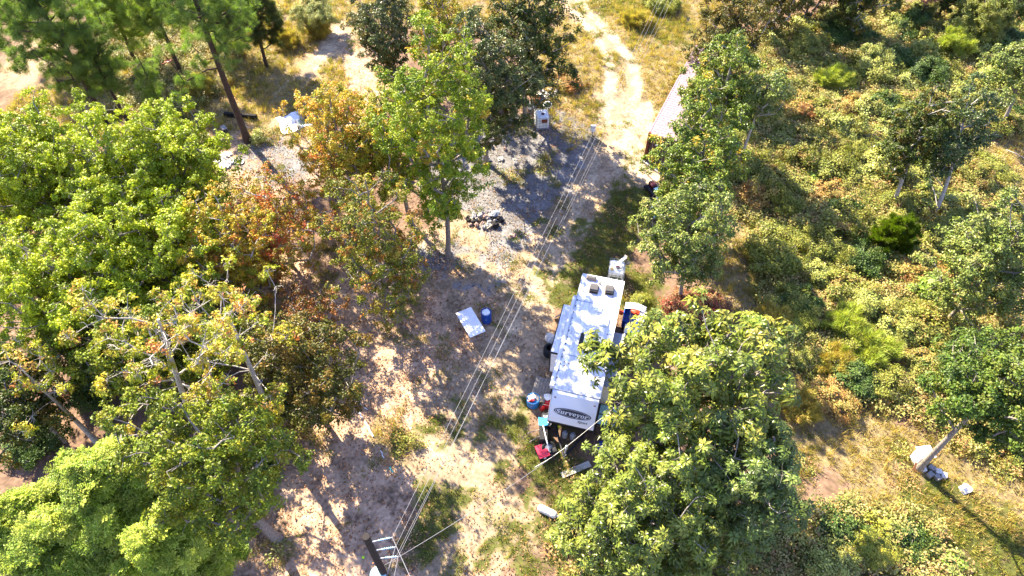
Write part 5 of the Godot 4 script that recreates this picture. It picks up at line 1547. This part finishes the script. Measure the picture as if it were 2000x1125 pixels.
func build_yard_things():
	# --- blue barrel and the white topped table on the bank
	var d := drum("plastic_barrel", "blue plastic barrel with white bag inside, beside the white table", Vector2(-1.51, -24.15), 0.3, 0.9, M.blue)
	var st := begin()
	lump(st, Vector3(0, 0.87, 0), Vector3(0.25, 0.12, 0.25), 5, 0.3)
	obj("bag", st, M.white_plastic, d)
	bx("label_patch", at(-0.02, 0.5, 0.302), Vector3(0.12, 0.05, 0.01), M.pale_teal, d, 0.003)
	var tab := thing("folding_table", "long white table standing left of the blue barrel", "table", on(Vector2(-2.39, -23.41)), 0.48)
	bx("table_top", at(0, 0.86, 0), Vector3(0.98, 0.04, 1.95), M.white_skin, tab, 0.012)
	for x in [-0.4, 0.4]:
		for z in [-0.85, 0.85]:
			tb("leg", [Vector3(x, -0.05, z), Vector3(x, 0.85, z)], 0.02, M.galv, tab)
	tb("brace", [Vector3(-0.4, 0.25, 0.85), Vector3(0.4, 0.25, 0.85)], 0.015, M.galv, tab)
	tb("brace", [Vector3(-0.4, 0.25, -0.85), Vector3(0.4, 0.25, -0.85)], 0.015, M.galv, tab)
	# --- tote tank behind the trailer
	var tk := tote("white caged liquid tote on the grass directly behind the trailer", Vector2(6.45, -27.55), -0.22, true)
	var hose := thing("hose", "grey looped hose on top of the tote behind the trailer", "hose", tk.position + Vector3(0, 1.17, 0), -0.22)
	var hp := []
	for k in 22:
		var an := k * 0.42
		hp.append(Vector3(0.04 + cos(an) * (0.3 - k * 0.003), 0.02 + k * 0.002, 0.02 + sin(an) * (0.26 - k * 0.003)))
	for k in 7:
		hp.append(Vector3(0.3 + k * 0.03, 0.08, 0.2 + k * 0.07))
	hp.append(Vector3(0.52, -0.2, 0.66))
	hp.append(Vector3(0.44, -0.6, 0.68))
	tb("tubing", hp, 0.018, M.grey_plastic, hose, 7)
	var scrap := thing("pallet_scrap", "white angled bracket lying on the tote corner behind the trailer", "bracket", tk.position + Vector3(0.36, 1.18, -0.46), 0.6)
	bx("plate", at(0, 0.05, 0, 0, 0, 0.3), Vector3(0.4, 0.02, 0.2), M.white_plastic, scrap)
	bx("flange", at(0.2, 0.1, 0, 0, 0, 1.2), Vector3(0.3, 0.02, 0.2), M.white_dirty, scrap)
	bx("plate_dark", at(0.08, 0.03, 0.38), Vector3(0.36, 0.03, 0.24), M.black, scrap)
	var tray := thing("plastic_tray", "dark grey flat tray in the grass beside the tote", "tray", on(Vector2(5.55, -27.0)), -0.22)
	bx("tray_base", at(0, 0.04, 0), Vector3(0.5, 0.04, 1.1), M.grey_plastic, tray)
	for s in [-1.0, 1.0]:
		bx("rim", at(s * 0.235, 0.09, 0), Vector3(0.03, 0.08, 1.1), M.grey_plastic, tray)
		bx("rim", at(0, 0.09, s * 0.535), Vector3(0.44, 0.08, 0.03), M.grey_plastic, tray)
	# --- blue cart by the right side of the trailer
	var ct := thing("pool_cart", "blue open cart with curved white pipes over it, by the trailer", "cart", on(Vector2(7.1, -23.95)), -0.2574)
	bx("tub_floor", at(0, 0.35, 0), Vector3(1.16, 0.05, 1.3), M.blue, ct)
	for s in [-1.0, 1.0]:
		bx("tub_side", at(s * 0.59, 0.62, 0), Vector3(0.05, 0.6, 1.36), M.blue, ct)
		bx("tub_end", at(0, 0.62, s * 0.66), Vector3(1.13, 0.6, 0.05), M.blue, ct)
		for z in [-0.5, 0.5]:
			var wh := begin()
			lathe(wh, Transform3D(Basis(Vector3.BACK, PI / 2), Vector3(s * 0.52, 0.17, z)), [Vector2(0, -0.05), Vector2(0.17, -0.05), Vector2(0.17, 0.05), Vector2(0, 0.05)], 14)
			obj("wheel", wh, M.rubber, ct)
	for k in 4:
		var pp := []
		for q in 9:
			var an := q / 8.0
			pp.append(Vector3(-0.6 + an * 1.2, 0.95 + sin(an * PI) * 0.16, -0.62 + k * 0.13 + an * 0.05))
		tb("bow_pipe", pp, 0.042, M.white_plastic, ct, 8)
	bx("white_sheet", at(0.36, 0.95, 0.2, 0.1), Vector3(0.44, 0.02, 0.75), M.white_dirty, ct)
	for k in 5:
		tb("wire_rack", [Vector3(-0.1 + k * 0.16, 0.97, 0.1), Vector3(-0.1 + k * 0.16, 0.97, 0.62)], 0.012, M.black, ct, 5)
	for k in 3:
		tb("wire_rack", [Vector3(-0.12, 0.975, 0.15 + k * 0.2), Vector3(0.56, 0.975, 0.15 + k * 0.2)], 0.012, M.black, ct, 5)
	ball("buoy", "orange lumpy float lying on the blue cart", ct.position + Vector3(0.02, 1.08, 0.02), Vector3(0.27, 0.13, 0.17), M.orange, 7, "float")
	ball("orange_bag", "small orange bag between the blue cart and trailer wall", ct.position + Vector3(-0.72, 0.75, -0.2), Vector3(0.14, 0.16, 0.14), M.orange, 8, "bag")
	var lad := thing("step_ladder", "grey aluminium ladder leaning on the trailer wall by the blue cart", "ladder", on(Vector2(6.5, -22.9)), -0.2574)
	for s in [-1.0, 1.0]:
		tb("rail", [Vector3(0.5, 0, 0.18 * s), Vector3(0.02, 2.3, 0.18 * s)], 0.025, M.galv, lad)
	for k in 7:
		tb("rung", [Vector3(0.44 - k * 0.062, 0.3 + k * 0.3, -0.18), Vector3(0.44 - k * 0.062, 0.3 + k * 0.3, 0.18)], 0.018, M.galv, lad)
	var pn := thing("display_board", "white flat board lying across crates in front of the blue cart", "panel", on(Vector2(6.95, -22.7)), -0.2574)
	bx("sheet", at(0, 0.95, 0), Vector3(1.15, 0.04, 0.62), M.white_skin, pn)
	for x in [-0.4, 0.4]:
		bx("crate", at(x, 0.46, 0), Vector3(0.4, 0.94, 0.5), M.brown_board, pn)
	# --- things under the tree on the right of the trailer's nose
	var fr := thing("window_rack", "black framed rack of pale glass sheets beside the trailer nose", "rack", on(Vector2(4.95, -17.0)), -0.2574)
	for x in [-0.55, 0.55]:
		for z in [-0.6, 0.6]:
			bx("upright", at(x, 0.65, z), Vector3(0.05, 1.4, 0.05), M.black, fr)
	for x in [-0.28, 0.28]:
		for z in [-0.3, 0.3]:
			bx("pane", at(x, 1.32, z), Vector3(0.5, 0.02, 0.54), M.pale_teal, fr)
	for x in [-0.55, 0.0, 0.55]:
		bx("bar", at(x, 1.345, 0), Vector3(0.05, 0.05, 1.16), M.black, fr)
	for z in [-0.6, 0.0, 0.6]:
		bx("bar", at(0, 1.30, z), Vector3(1.06, 0.05, 0.05), M.black, fr)
	var tarp := thing("tarpaulin", "crumpled blue tarpaulin under the tree right of the trailer nose", "tarpaulin", on(Vector2(4.85, -15.75)), 0.3)
	st = begin()
	lump(st, Vector3(0, 0.2, 0), Vector3(0.55, 0.3, 0.5), 31, 0.4)
	obj("sheet", st, M.blue, tarp)
	board("short white board sticking out from under the large-leaved tree", on(Vector2(5.36, -17.01), 0.9), on(Vector2(5.63, -16.19), 0.8), 0.34, 0.03, M.plank_pale)
	board("second white board beside the first under the large-leaved tree", on(Vector2(5.71, -17.07), 0.84), on(Vector2(5.91, -16.31), 0.78), 0.2, 0.03, M.plank_pale)
	# --- wooden step deck and the things by the door
	var dk := thing("step_deck", "small grey wooden platform of planks at the trailer door", "deck", on(Vector2(1.62, -19.05)), -0.2574)
	for k in 6:
		bx("plank", at(-0.42 + k * 0.162, 0.5 + sin(k * 2.1) * 0.006, 0), Vector3(0.148, 0.035, 1.5), M.plank_grey, dk, 0.006)
	for z in [-0.65, 0.65]:
		bx("joist", at(0, 0.44, z), Vector3(0.98, 0.09, 0.06), M.plank_grey, dk)
		for x in [-0.4, 0.4]:
			bx("leg", at(x, 0.2, z), Vector3(0.08, 0.42, 0.08), M.plank_grey, dk)
	var tub := drum("plastic_tub", "teal blue round tub with a white and red box in it, by the wooden deck", Vector2(1.13, -18.47), 0.34, 0.62, M.blue_tub)
	bx("carton", at(-0.08, 0.6, -0.05, 0.5), Vector3(0.36, 0.2, 0.26), M.white_plastic, tub)
	st = begin()
	lump(st, Vector3(-0.12, 0.62, 0.12), Vector3(0.16, 0.1, 0.1), 14)
	obj("red_cloth", st, M.red, tub)
	var gen := thing("generator", "red generator with white cover beside the trailer wall", "generator", on(Vector2(1.98, -18.35)), -0.2574)
	bx("engine_block", at(0, 0.32, 0), Vector3(0.46, 0.42, 0.62), M.red, gen, 0.05)
	bx("fuel_tank", at(0.02, 0.62, -0.02), Vector3(0.42, 0.18, 0.52), M.red, gen, 0.06)
	st = begin()
	lump(st, Vector3(-0.12, 0.78, -0.05), Vector3(0.2, 0.12, 0.18), 15)
	obj("white_cover", st, M.white_plastic, gen)
	for s in [-1.0, 1.0]:
		tb("frame_tube", [Vector3(-0.3, 0.04, s * 0.38), Vector3(-0.3, 0.72, s * 0.38), Vector3(0.3, 0.72, s * 0.38), Vector3(0.3, 0.04, s * 0.38)], 0.018, M.galv, gen)
	ball("red_can", "red fuel can wedged between the generator and the deck", on(Vector2(1.62, -18.1), 0.2), Vector3(0.16, 0.2, 0.14), M.red, 17, "fuel can", 0.12)
	var wb := thing("tool_box", "grey open tool box with white papers below the generator", "tool box", on(Vector2(1.82, -17.35)), -0.3)
	bx("bin", at(0, 0.22, 0), Vector3(0.62, 0.42, 0.72), M.black, wb)
	bx("tray", at(0.05, 0.45, 0.05, 0.2), Vector3(0.46, 0.04, 0.5), M.silver, wb)
	bx("papers", at(0.1, 0.5, 0.1, 0.5), Vector3(0.3, 0.05, 0.3), M.white_plastic, wb)
	tb("black_handle", [Vector3(-0.3, 0.46, 0.25), Vector3(-0.1, 0.62, -0.1), Vector3(-0.02, 0.6, -0.3)], 0.025, M.black, wb)
	var sho := thing("blue_shovel", "shovel with blue blade and white handle leaning by the trailer nose", "shovel", on(Vector2(1.6, -16.75)), 0.0)
	st = begin()
	for k in 6:
		for q in 6:
			var u0 := k / 6.0 - 0.5
			var u1 := (k + 1) / 6.0 - 0.5
			var v0 := q / 6.0
			var v1 := (q + 1) / 6.0
			var cup := func(u: float, v: float) -> Vector3: return Vector3(u * 0.48, 0.86 + u * u * 0.4 - v * 0.06 + v * v * 0.12, -v * 0.42)
			quad(st, cup.call(u0, v0), cup.call(u1, v0), cup.call(u1, v1), cup.call(u0, v1), Vector3.UP)
	obj("blade", st, M.sky_blue, sho)
	tb("handle", [Vector3(0, 0.86, -0.02), Vector3(0.28, 0.62, 1.3)], 0.035, M.white_plastic, sho)
	bx("shelf", at(0.02, 0.36, 0.25), Vector3(0.42, 0.72, 0.9), M.rubber, sho)
	var tyre := thing("old_tyre", "black tyre with a shiny hubcap beside the blue shovel", "tyre", on(Vector2(1.88, -15.72)), 0.4)
	st = begin()
	lathe(st, Transform3D(Basis(Vector3.RIGHT, 0.5), Vector3(0, 0.32, 0)), [Vector2(0.24, -0.1), Vector2(0.36, -0.11), Vector2(0.41, -0.05), Vector2(0.41, 0.05), Vector2(0.36, 0.11), Vector2(0.24, 0.1), Vector2(0.24, -0.1)], 26)
	obj("tread", st, M.rubber, tyre)
	st = begin()
	lathe(st, Transform3D(Basis(Vector3.RIGHT, 0.5), Vector3(0.0, 0.4, 0)), [Vector2(0.26, -0.03), Vector2(0.2, 0.03), Vector2(0, 0.05)], 20)
	obj("hubcap", st, M.galv, tyre)
	var red := thing("plastic_tote_box", "dark storage box with a pink-red lid in the grass by the tyre", "storage box", on(Vector2(1.55, -15.57)), 0.35)
	bx("box", at(0, 0.2, 0), Vector3(0.52, 0.4, 0.66), M.black, red, 0.03)
	bx("lid", at(0, 0.43, 0), Vector3(0.58, 0.06, 0.74), M.pink_red, red, 0.025)
	bx("lid_panel", at(0, 0.465, 0.03), Vector3(0.42, 0.02, 0.5), M.pink_red, red, 0.008)
	for s in [-1.0, 1.0]:
		bx("latch", at(0, 0.36, s * 0.375), Vector3(0.12, 0.12, 0.03), M.white_plastic, red)
	var bk := thing("white_bucket", "little white bucket with a black lid beside the pink lidded box", "bucket", on(Vector2(2.05, -15.68)))
	st = begin()
	lathe(st, at(0, 0, 0), [Vector2(0, 0), Vector2(0.13, 0), Vector2(0.155, 0.34), Vector2(0.165, 0.36), Vector2(0, 0.36)], 18)
	obj("pail", st, M.white_dirty, bk)
	bx("lid", at(0.06, 0.39, 0.06, 0.4), Vector3(0.34, 0.04, 0.26), M.black, bk)
	board("thin grey stick lying from the shovel towards the sand", on(Vector2(0.90, -16.14), 0.3), on(Vector2(1.76, -16.43), 0.75), 0.05, 0.03, M.plank_grey, "stick", "stick")
	board("thin pale stick lying above the other stick near the tyre", on(Vector2(0.80, -16.63), 0.3), on(Vector2(1.66, -16.66), 0.75), 0.04, 0.03, M.plank_grey, "stick", "stick")
	board("old white painted board lying in the grass below the trailer nose", on(Vector2(2.49, -14.41), 0.06), on(Vector2(3.95, -15.01), 0.12), 0.33, 0.035, M.plank_pale)
	var gt := thing("propane_tank", "white rounded gas cylinder lying on the sand near the bottom edge", "gas cylinder", on(Vector2(1.72, -12.57), 0.16), -0.47)
	st = begin()
	lathe(st, Transform3D(Basis(Vector3.BACK, PI / 2), Vector3.ZERO), [Vector2(0, -0.52), Vector2(0.1, -0.5), Vector2(0.17, -0.42), Vector2(0.19, -0.32), Vector2(0.19, 0.32), Vector2(0.17, 0.42), Vector2(0.1, 0.5), Vector2(0, 0.52)], 20)
	obj("shell", st, M.white_dirty, gt)
	tb("collar", [Vector3(0.5, 0, 0), Vector3(0.6, 0, 0)], 0.08, M.grey_plastic, gt, 12)
	# --- left side of the trailer
	var pt := thing("grey_barrel", "pale grey drum leaning on the ground below the slide-out", "barrel", on(Vector2(2.25, -22.6)), 0.3)
	st = begin()
	lathe(st, Transform3D(Basis(Vector3.RIGHT, 0.9), Vector3(0, 0.3, 0)), [Vector2(0, -0.4), Vector2(0.27, -0.4), Vector2(0.3, -0.34), Vector2(0.3, 0.3), Vector2(0.24, 0.38), Vector2(0, 0.4)], 20)
	obj("shell", st, M.white_dirty, pt)
	for k in 3:
		var ty := thing("stacked_tyre", ["bottom tyre of the pile below the slide-out", "middle tyre of the pile below the slide-out", "top tyre of the pile below the slide-out"][k], "tyre", on(Vector2(2.12, -21.75), 0.02 + k * 0.2), k * 0.6)
		st = begin()
		lathe(st, at(0, 0.1, 0, 0, 0.05), [Vector2(0.2, -0.09), Vector2(0.31, -0.1), Vector2(0.35, -0.05), Vector2(0.35, 0.05), Vector2(0.31, 0.1), Vector2(0.2, 0.09), Vector2(0.2, -0.09)], 22)
		obj("tread", st, M.rubber, ty)
	board("grey plank leaning against the back end of the slide-out", on(Vector2(2.55, -24.3), 0.05), on(Vector2(3.0, -23.2), 2.1), 0.28, 0.05, M.plank_pale, "plank", "plank")
	# --- second tote with planks by the oak
	var tk2 := tote("old caged tote with rusty plate on its side, near the oak and rubble", Vector2(2.24, -42.28), 0.12, false)
	bx("rusty_plate", at(0.1, 0.86, 0.6), Vector3(0.42, 0.3, 0.02), M.rust, tk2)
	board("upper of the two pale planks lying behind the old tote", on(Vector2(1.78, -46.31), 0.5), on(Vector2(2.92, -45.25), 0.5), 0.3, 0.08, M.plank_pale, "plank", "plank")
	board("lower of the two pale planks lying behind the old tote", on(Vector2(1.49, -46.05), 0.45), on(Vector2(2.79, -44.93), 0.45), 0.26, 0.08, M.plank_pale, "plank", "plank")
	for k in 4:
		var px: Vector2 = [Vector2(1.99, -44.73), Vector2(1.43, -44.34), Vector2(2.08, -45.38), Vector2(2.77, -44.41)][k]
		ball("junk_lump", ["brown scrap lump under the pale planks", "grey scrap lump left of the old tote", "small brown lump between the planks", "white scrap lump right of the planks"][k], on(px, 0.2), Vector3(0.4, 0.28, 0.35), [M.brown_board, M.white_dirty, M.rust, M.white_plastic][k], 40 + k, "scrap")
	for k in 9:
		var px: Vector2 = Vector2(3.32, -46.31) + Vector2(rf(-1.3, 1.5), rf(-0.7, 0.8))
		ball("white_rubble", "white rubble scrap %s of the scatter behind the old tote" % side_of(px - Vector2(3.32, -46.31)), on(px, 0.08), Vector3(rf(0.12, 0.3), 0.12, rf(0.1, 0.28)), M.white_dirty, 50 + k, "rubble", 0.5, "white rubble behind the tote")
	for k in 12:
		var px: Vector2 = Vector2(-1.18, -38.76) + Vector2(rf(-1.6, 1.6), rf(-1.2, 1.2))
		ball("pale_stone", "%s stone %s of the rubble round the silvery oak trunk" % ["grey" if k % 3 else "pinkish", side_of(px - Vector2(-1.18, -38.76))], on(px, 0.06), Vector3(rf(0.12, 0.28), rf(0.1, 0.2), rf(0.12, 0.25)), M.stone if k % 3 else M.stone_pink, 70 + k, "stone", 0.4, "stones round the oak trunk")
	# --- fire pit
	for k in 26:
		var an := k * 2.4
		var rr := 0.18 * sqrt(k + 1.0)
		var px: Vector2 = Vector2(-1.81, -32.41) + Vector2(cos(an) * rr * 1.35, sin(an) * rr * 0.8)
		ball("fire_pit_stone", "%s stone %s of the fire pit heap%s" % [["grey", "sooty black", "pinkish", "pale grey"][k % 4], side_of(px - Vector2(-1.81, -32.41)), " rim" if k > 12 else ""], on(px, 0.10 + 0.12 * (1.0 - rr)), Vector3(rf(0.10, 0.2), rf(0.08, 0.15), rf(0.10, 0.2)), [M.stone, M.char, M.stone_pink, M.stone][k % 4], 100 + k, "stone", 0.4, "stones of the fire pit")
	ball("slate_slab", "blue-grey slab on the right of the fire pit heap", on(Vector2(-1.17, -32.84), 0.25), Vector3(0.4, 0.12, 0.24), M.grey_plastic, 131, "slab", 0.3)
	board("charred log sticking out of the fire pit heap", on(Vector2(-1.75, -31.57), 0.06), on(Vector2(-1.29, -31.89), 0.2), 0.12, 0.1, M.plank_grey, "log", "log")
	ball("charred_heap", "black charred hollow lump at the right of the fire pit", on(Vector2(-1.12, -31.94), 0.12), Vector3(0.36, 0.24, 0.3), M.char, 132, "charcoal", 0.3)
	ball("pale_rubble", "pale rubble lump apart from the fire pit on its right", on(Vector2(0.00, -31.01), 0.08), Vector3(0.3, 0.13, 0.2), M.stone_pink, 133, "rubble", 0.5)
	# --- white pipe pieces on the leaf litter
	for a in [[Vector2(-10.73, -20.47), Vector2(-9.11, -18.85), 0.07, "longest white pipe piece lying on the pink leaf litter"], [Vector2(-8.46, -18.60), Vector2(-7.70, -18.04), 0.03, "thin bent white pipe piece right of the long pipe"], [Vector2(-8.14, -17.86), Vector2(-7.91, -17.55), 0.05, "short bluish white pipe piece below the thin one"], [Vector2(-7.74, -17.31), Vector2(-7.20, -16.46), 0.05, "medium white pipe piece nearest the brown weeds"], [Vector2(-6.74, -15.68), Vector2(-6.51, -15.29), 0.035, "little greenish pipe scrap low on the litter"]]:
		var p0 := on(a[0], a[2])
		var p1 := on(a[1], a[2])
		var w := tb("white_pipe", [p0, p0.lerp(p1, 0.33) + Vector3(0.03, 0.02, 0), p0.lerp(p1, 0.66) - Vector3(0.02, 0, 0), p1], a[2], M.white_plastic, self, 10)
		tag(w, a[3], "pipe")
	board("little teal strip lying on the shaded leaves", on(Vector2(-6.17, -14.84), 0.04), on(Vector2(-5.98, -14.51), 0.04), 0.08, 0.03, M.teal, "teal_strip", "strip")
	ball("tennis_ball", "lime yellow ball on the leaves by the utility pole", on(Vector2(-6.95, -10.43), 0.06), Vector3(0.07, 0.07, 0.07), M.lime, 3, "ball", 0.02)
	# --- by the tall pine
	var bm := board("black charred beam lying on the ground behind the tall pine", on(Vector2(-21.91, -43.33), 0.2), on(Vector2(-19.36, -42.95), 0.2), 0.22, 0.4, M.char, "beam", "beam")
	var cb := thing("concrete_block", "grey concrete block on the ground left of the tall pine", "block", on(Vector2(-21.44, -41.49)), 0.7)
	bx("block", at(0, 0.2, 0), Vector3(0.36, 0.38, 0.56), M.stone, cb, 0.02)
	for x in [-0.08, 0.08]:
		bx("core", at(x, 0.2, 0.27), Vector3(0.1, 0.26, 0.05), M.char, cb)
	var sh := thing("white_sheeting", "heap of torn white sheeting with sticks on it below the tall pine", "sheeting", on(Vector2(-20.38, -38.26)), 0.3)
	for k in 7:
		st = begin()
		lump(st, Vector3(rf(-0.9, 0.9), 0.06, rf(-0.6, 0.6)), Vector3(rf(0.25, 0.5), rf(0.06, 0.14), rf(0.18, 0.35)), 150 + k, 0.6)
		obj("torn_sheet", st, M.white_dirty, sh)
	for k in 3:
		tb("stick", [Vector3(-1.0 + k * 0.3, 0.15, -0.7), Vector3(0.1 + k * 0.4, 0.28, 0.8)], 0.03, M.bark_white, sh, 6)
	var ws := thing("white_tarp", "bright white tarp spread on the ground behind the yellow maple", "tarp", on(Vector2(-16.36, -42.52)), 0.5)
	st = begin()
	for i in 8:
		for j in 6:
			var hgt := func(u: float, v: float) -> Vector3: return Vector3((u - 4) * 0.3 + sin(v) * 0.1, 0.07 + 0.05 * sin(u * 1.9) * cos(v * 1.4), (v - 3) * 0.36 + sin(u * 0.8) * 0.12)
			var a: Vector3 = hgt.call(i, j)
			var b: Vector3 = hgt.call(i + 1, j)
			var c: Vector3 = hgt.call(i + 1, j + 1)
			var e: Vector3 = hgt.call(i, j + 1)
			quad(st, a, b, c, e, (e - a).cross(b - a).normalized())
	obj("cloth", st, M.white_skin, ws)
	ball("red_scrap", "crumpled red sheet among the pines", on(Vector2(-28.50, -50.39), 0.2), Vector3(0.75, 0.25, 0.4), M.pink_red, 160, "scrap", 0.5)
	ball("dark_scrap", "dark heap left of the crumpled red sheet among the pines", on(Vector2(-29.50, -50.62), 0.2), Vector3(0.9, 0.3, 0.6), M.char, 161, "scrap", 0.5)
	# --- white rock pile seen through the tree beside the trunk
	ball("white_boulder", "bright white boulder seen through the yellow-green maple", on(Vector2(-7.70, -36.58), 0.3), Vector3(0.5, 0.4, 0.5), M.white_dirty, 162, "boulder", 0.3)
	# --- beside the container end
	var cr := thing("teal_cover", "pale teal covered machine half hidden at the left of the silvery tree", "machine", on(Vector2(9.78, -33.18)), -0.3)
	st = begin()
	lump(st, Vector3(0, 0.5, 0), Vector3(0.5, 0.5, 0.9), 170, 0.25)
	obj("cover", st, M.pale_teal, cr)
	for z in [-0.5, 0.5]:
		var wh := begin()
		lathe(wh, Transform3D(Basis(Vector3.BACK, PI / 2), Vector3(-0.45, 0.22, z)), [Vector2(0, -0.08), Vector2(0.22, -0.08), Vector2(0.22, 0.08), Vector2(0, 0.08)], 14)
		obj("wheel", wh, M.rubber, cr)
	var mw := thing("mower", "maroon and black mower between the container and the teal covered machine", "mower", on(Vector2(9.83, -35.17)), 0.4)
	bx("deck", at(0, 0.25, 0), Vector3(0.9, 0.22, 1.1), M.black, mw, 0.06)
	bx("hood", at(0, 0.5, -0.25), Vector3(0.5, 0.34, 0.6), M.maroon, mw, 0.1)
	bx("seat", at(0, 0.52, 0.32), Vector3(0.42, 0.12, 0.4), M.pale_teal, mw, 0.05)
	for x in [-0.42, 0.42]:
		for z in [-0.42, 0.42]:
			var wh := begin()
			lathe(wh, Transform3D(Basis(Vector3.BACK, PI / 2), Vector3(x, 0.2, z)), [Vector2(0, -0.07), Vector2(0.2, -0.07), Vector2(0.2, 0.07), Vector2(0, 0.07)], 12)
			obj("wheel", wh, M.rubber, mw)
	board("weathered timber lying on the sand below the container doors", on(Vector2(9.30, -38.54), 0.08), on(Vector2(10.51, -37.11), 0.08), 0.2, 0.14, M.plank_pale, "timber", "timber")
	# --- white chest by the leaning tree
	var ch := thing("white_chest", "white metal chest with open ribbed front beside the leaning pale trunk", "chest", on(Vector2(20.60, -15.17)), 0.12)
	bx("body", at(0, 0.48, 0), Vector3(0.66, 0.9, 0.56), M.white_skin, ch, 0.03)
	bx("lid", at(0, 0.96, -0.02), Vector3(0.76, 0.05, 0.66), M.white_skin, ch, 0.02)
	for k in 6:
		bx("rib", at(-0.25 + k * 0.1, 0.55, 0.29), Vector3(0.04, 0.6, 0.03), M.silver, ch)
	board("brown panel leaning against the front of the white chest", on(Vector2(20.32, -14.54), 0.05), on(Vector2(20.54, -15.01), 0.55), 0.45, 0.03, M.brown_board, "panel", "panel")
	var px0: Vector2 = Vector2(21.01, -14.54)
	for k in 6:
		var off := [Vector2(-0.35, -0.15), Vector2(0.1, -0.2), Vector2(0.35, 0.0), Vector2(-0.1, 0.15), Vector2(0.55, 0.2), Vector2(0.2, 0.3)]
		var blk := bx("white_block", at(0, 0.12, 0), Vector3(0.26, 0.24, 0.3), M.white_dirty if k % 2 == 0 else M.stone, self, 0.02)
		number(blk, "white_block")
		blk.position = on(px0 + off[k])
		blk.rotation.y = k * 0.7
		tag(blk, "%s block %s of the pile beside the white chest" % ["dirty white" if k % 2 == 0 else "grey stone", side_of(off[k] - Vector2(0.12, 0.05))], "block", "blocks beside the white chest")
	ball("white_bag", "white rubbish bag in the dry weeds right of the white chest", on(Vector2(22.35, -13.66), 0.12), Vector3(0.26, 0.2, 0.3), M.white_plastic, 180, "bag", 0.4)
	# --- fallen wood
	for a in [[Vector2(17.31, -38.04), Vector2(18.47, -36.74), 0.16, "pale fallen log at the edge of the brush beside the silvery tree", M.bark_white], [Vector2(18.50, -36.85), Vector2(19.81, -35.79), 0.1, "dark end log behind the pale fallen log", M.bark_dark], [Vector2(27.72, -28.29), Vector2(28.27, -26.31), 0.05, "thin fallen trunk in the shaded brush beside the cedar", M.bark_grey], [Vector2(28.02, -26.84), Vector2(28.52, -25.44), 0.07, "dark fallen limb crossing the thin fallen trunk", M.bark_dark], [Vector2(23.39, -31.01), Vector2(24.41, -31.85), 0.08, "reddish fallen branch left of the cedar", M.rust], [Vector2(35.66, -39.04), Vector2(36.68, -38.04), 0.04, "white bare branch on the ground at the right edge", M.bark_white], [Vector2(27.30, -27.24), Vector2(28.21, -28.08), 0.03, "small bare branch upright in the brush", M.bark_grey], [Vector2(-22.07, -45.78), Vector2(-21.24, -44.09), 0.05, "pale thin stick standing left of the tall pine", M.bark_white]]:
		var p0 := on(a[0], a[2] + 0.1)
		var p1 := on(a[1], a[2] + 0.12)
		st = begin()
		tube(st, [p0, p0.lerp(p1, 0.4) + Vector3(0, 0.08, 0.1), p1], [a[2], a[2] * 0.85, a[2] * 0.6], 8)
		var lg := obj("fallen_branch", st, a[4])
		tag(lg, a[3], "branch")
	# the broken stub of the thick leaning trunk
	ball("lime_bag", "yellowish bag on the side of the tote behind the trailer", tk.position + Vector3(-0.36, 1.2, 0.25), Vector3(0.12, 0.07, 0.12), M.tan_bag, 190, "bag")
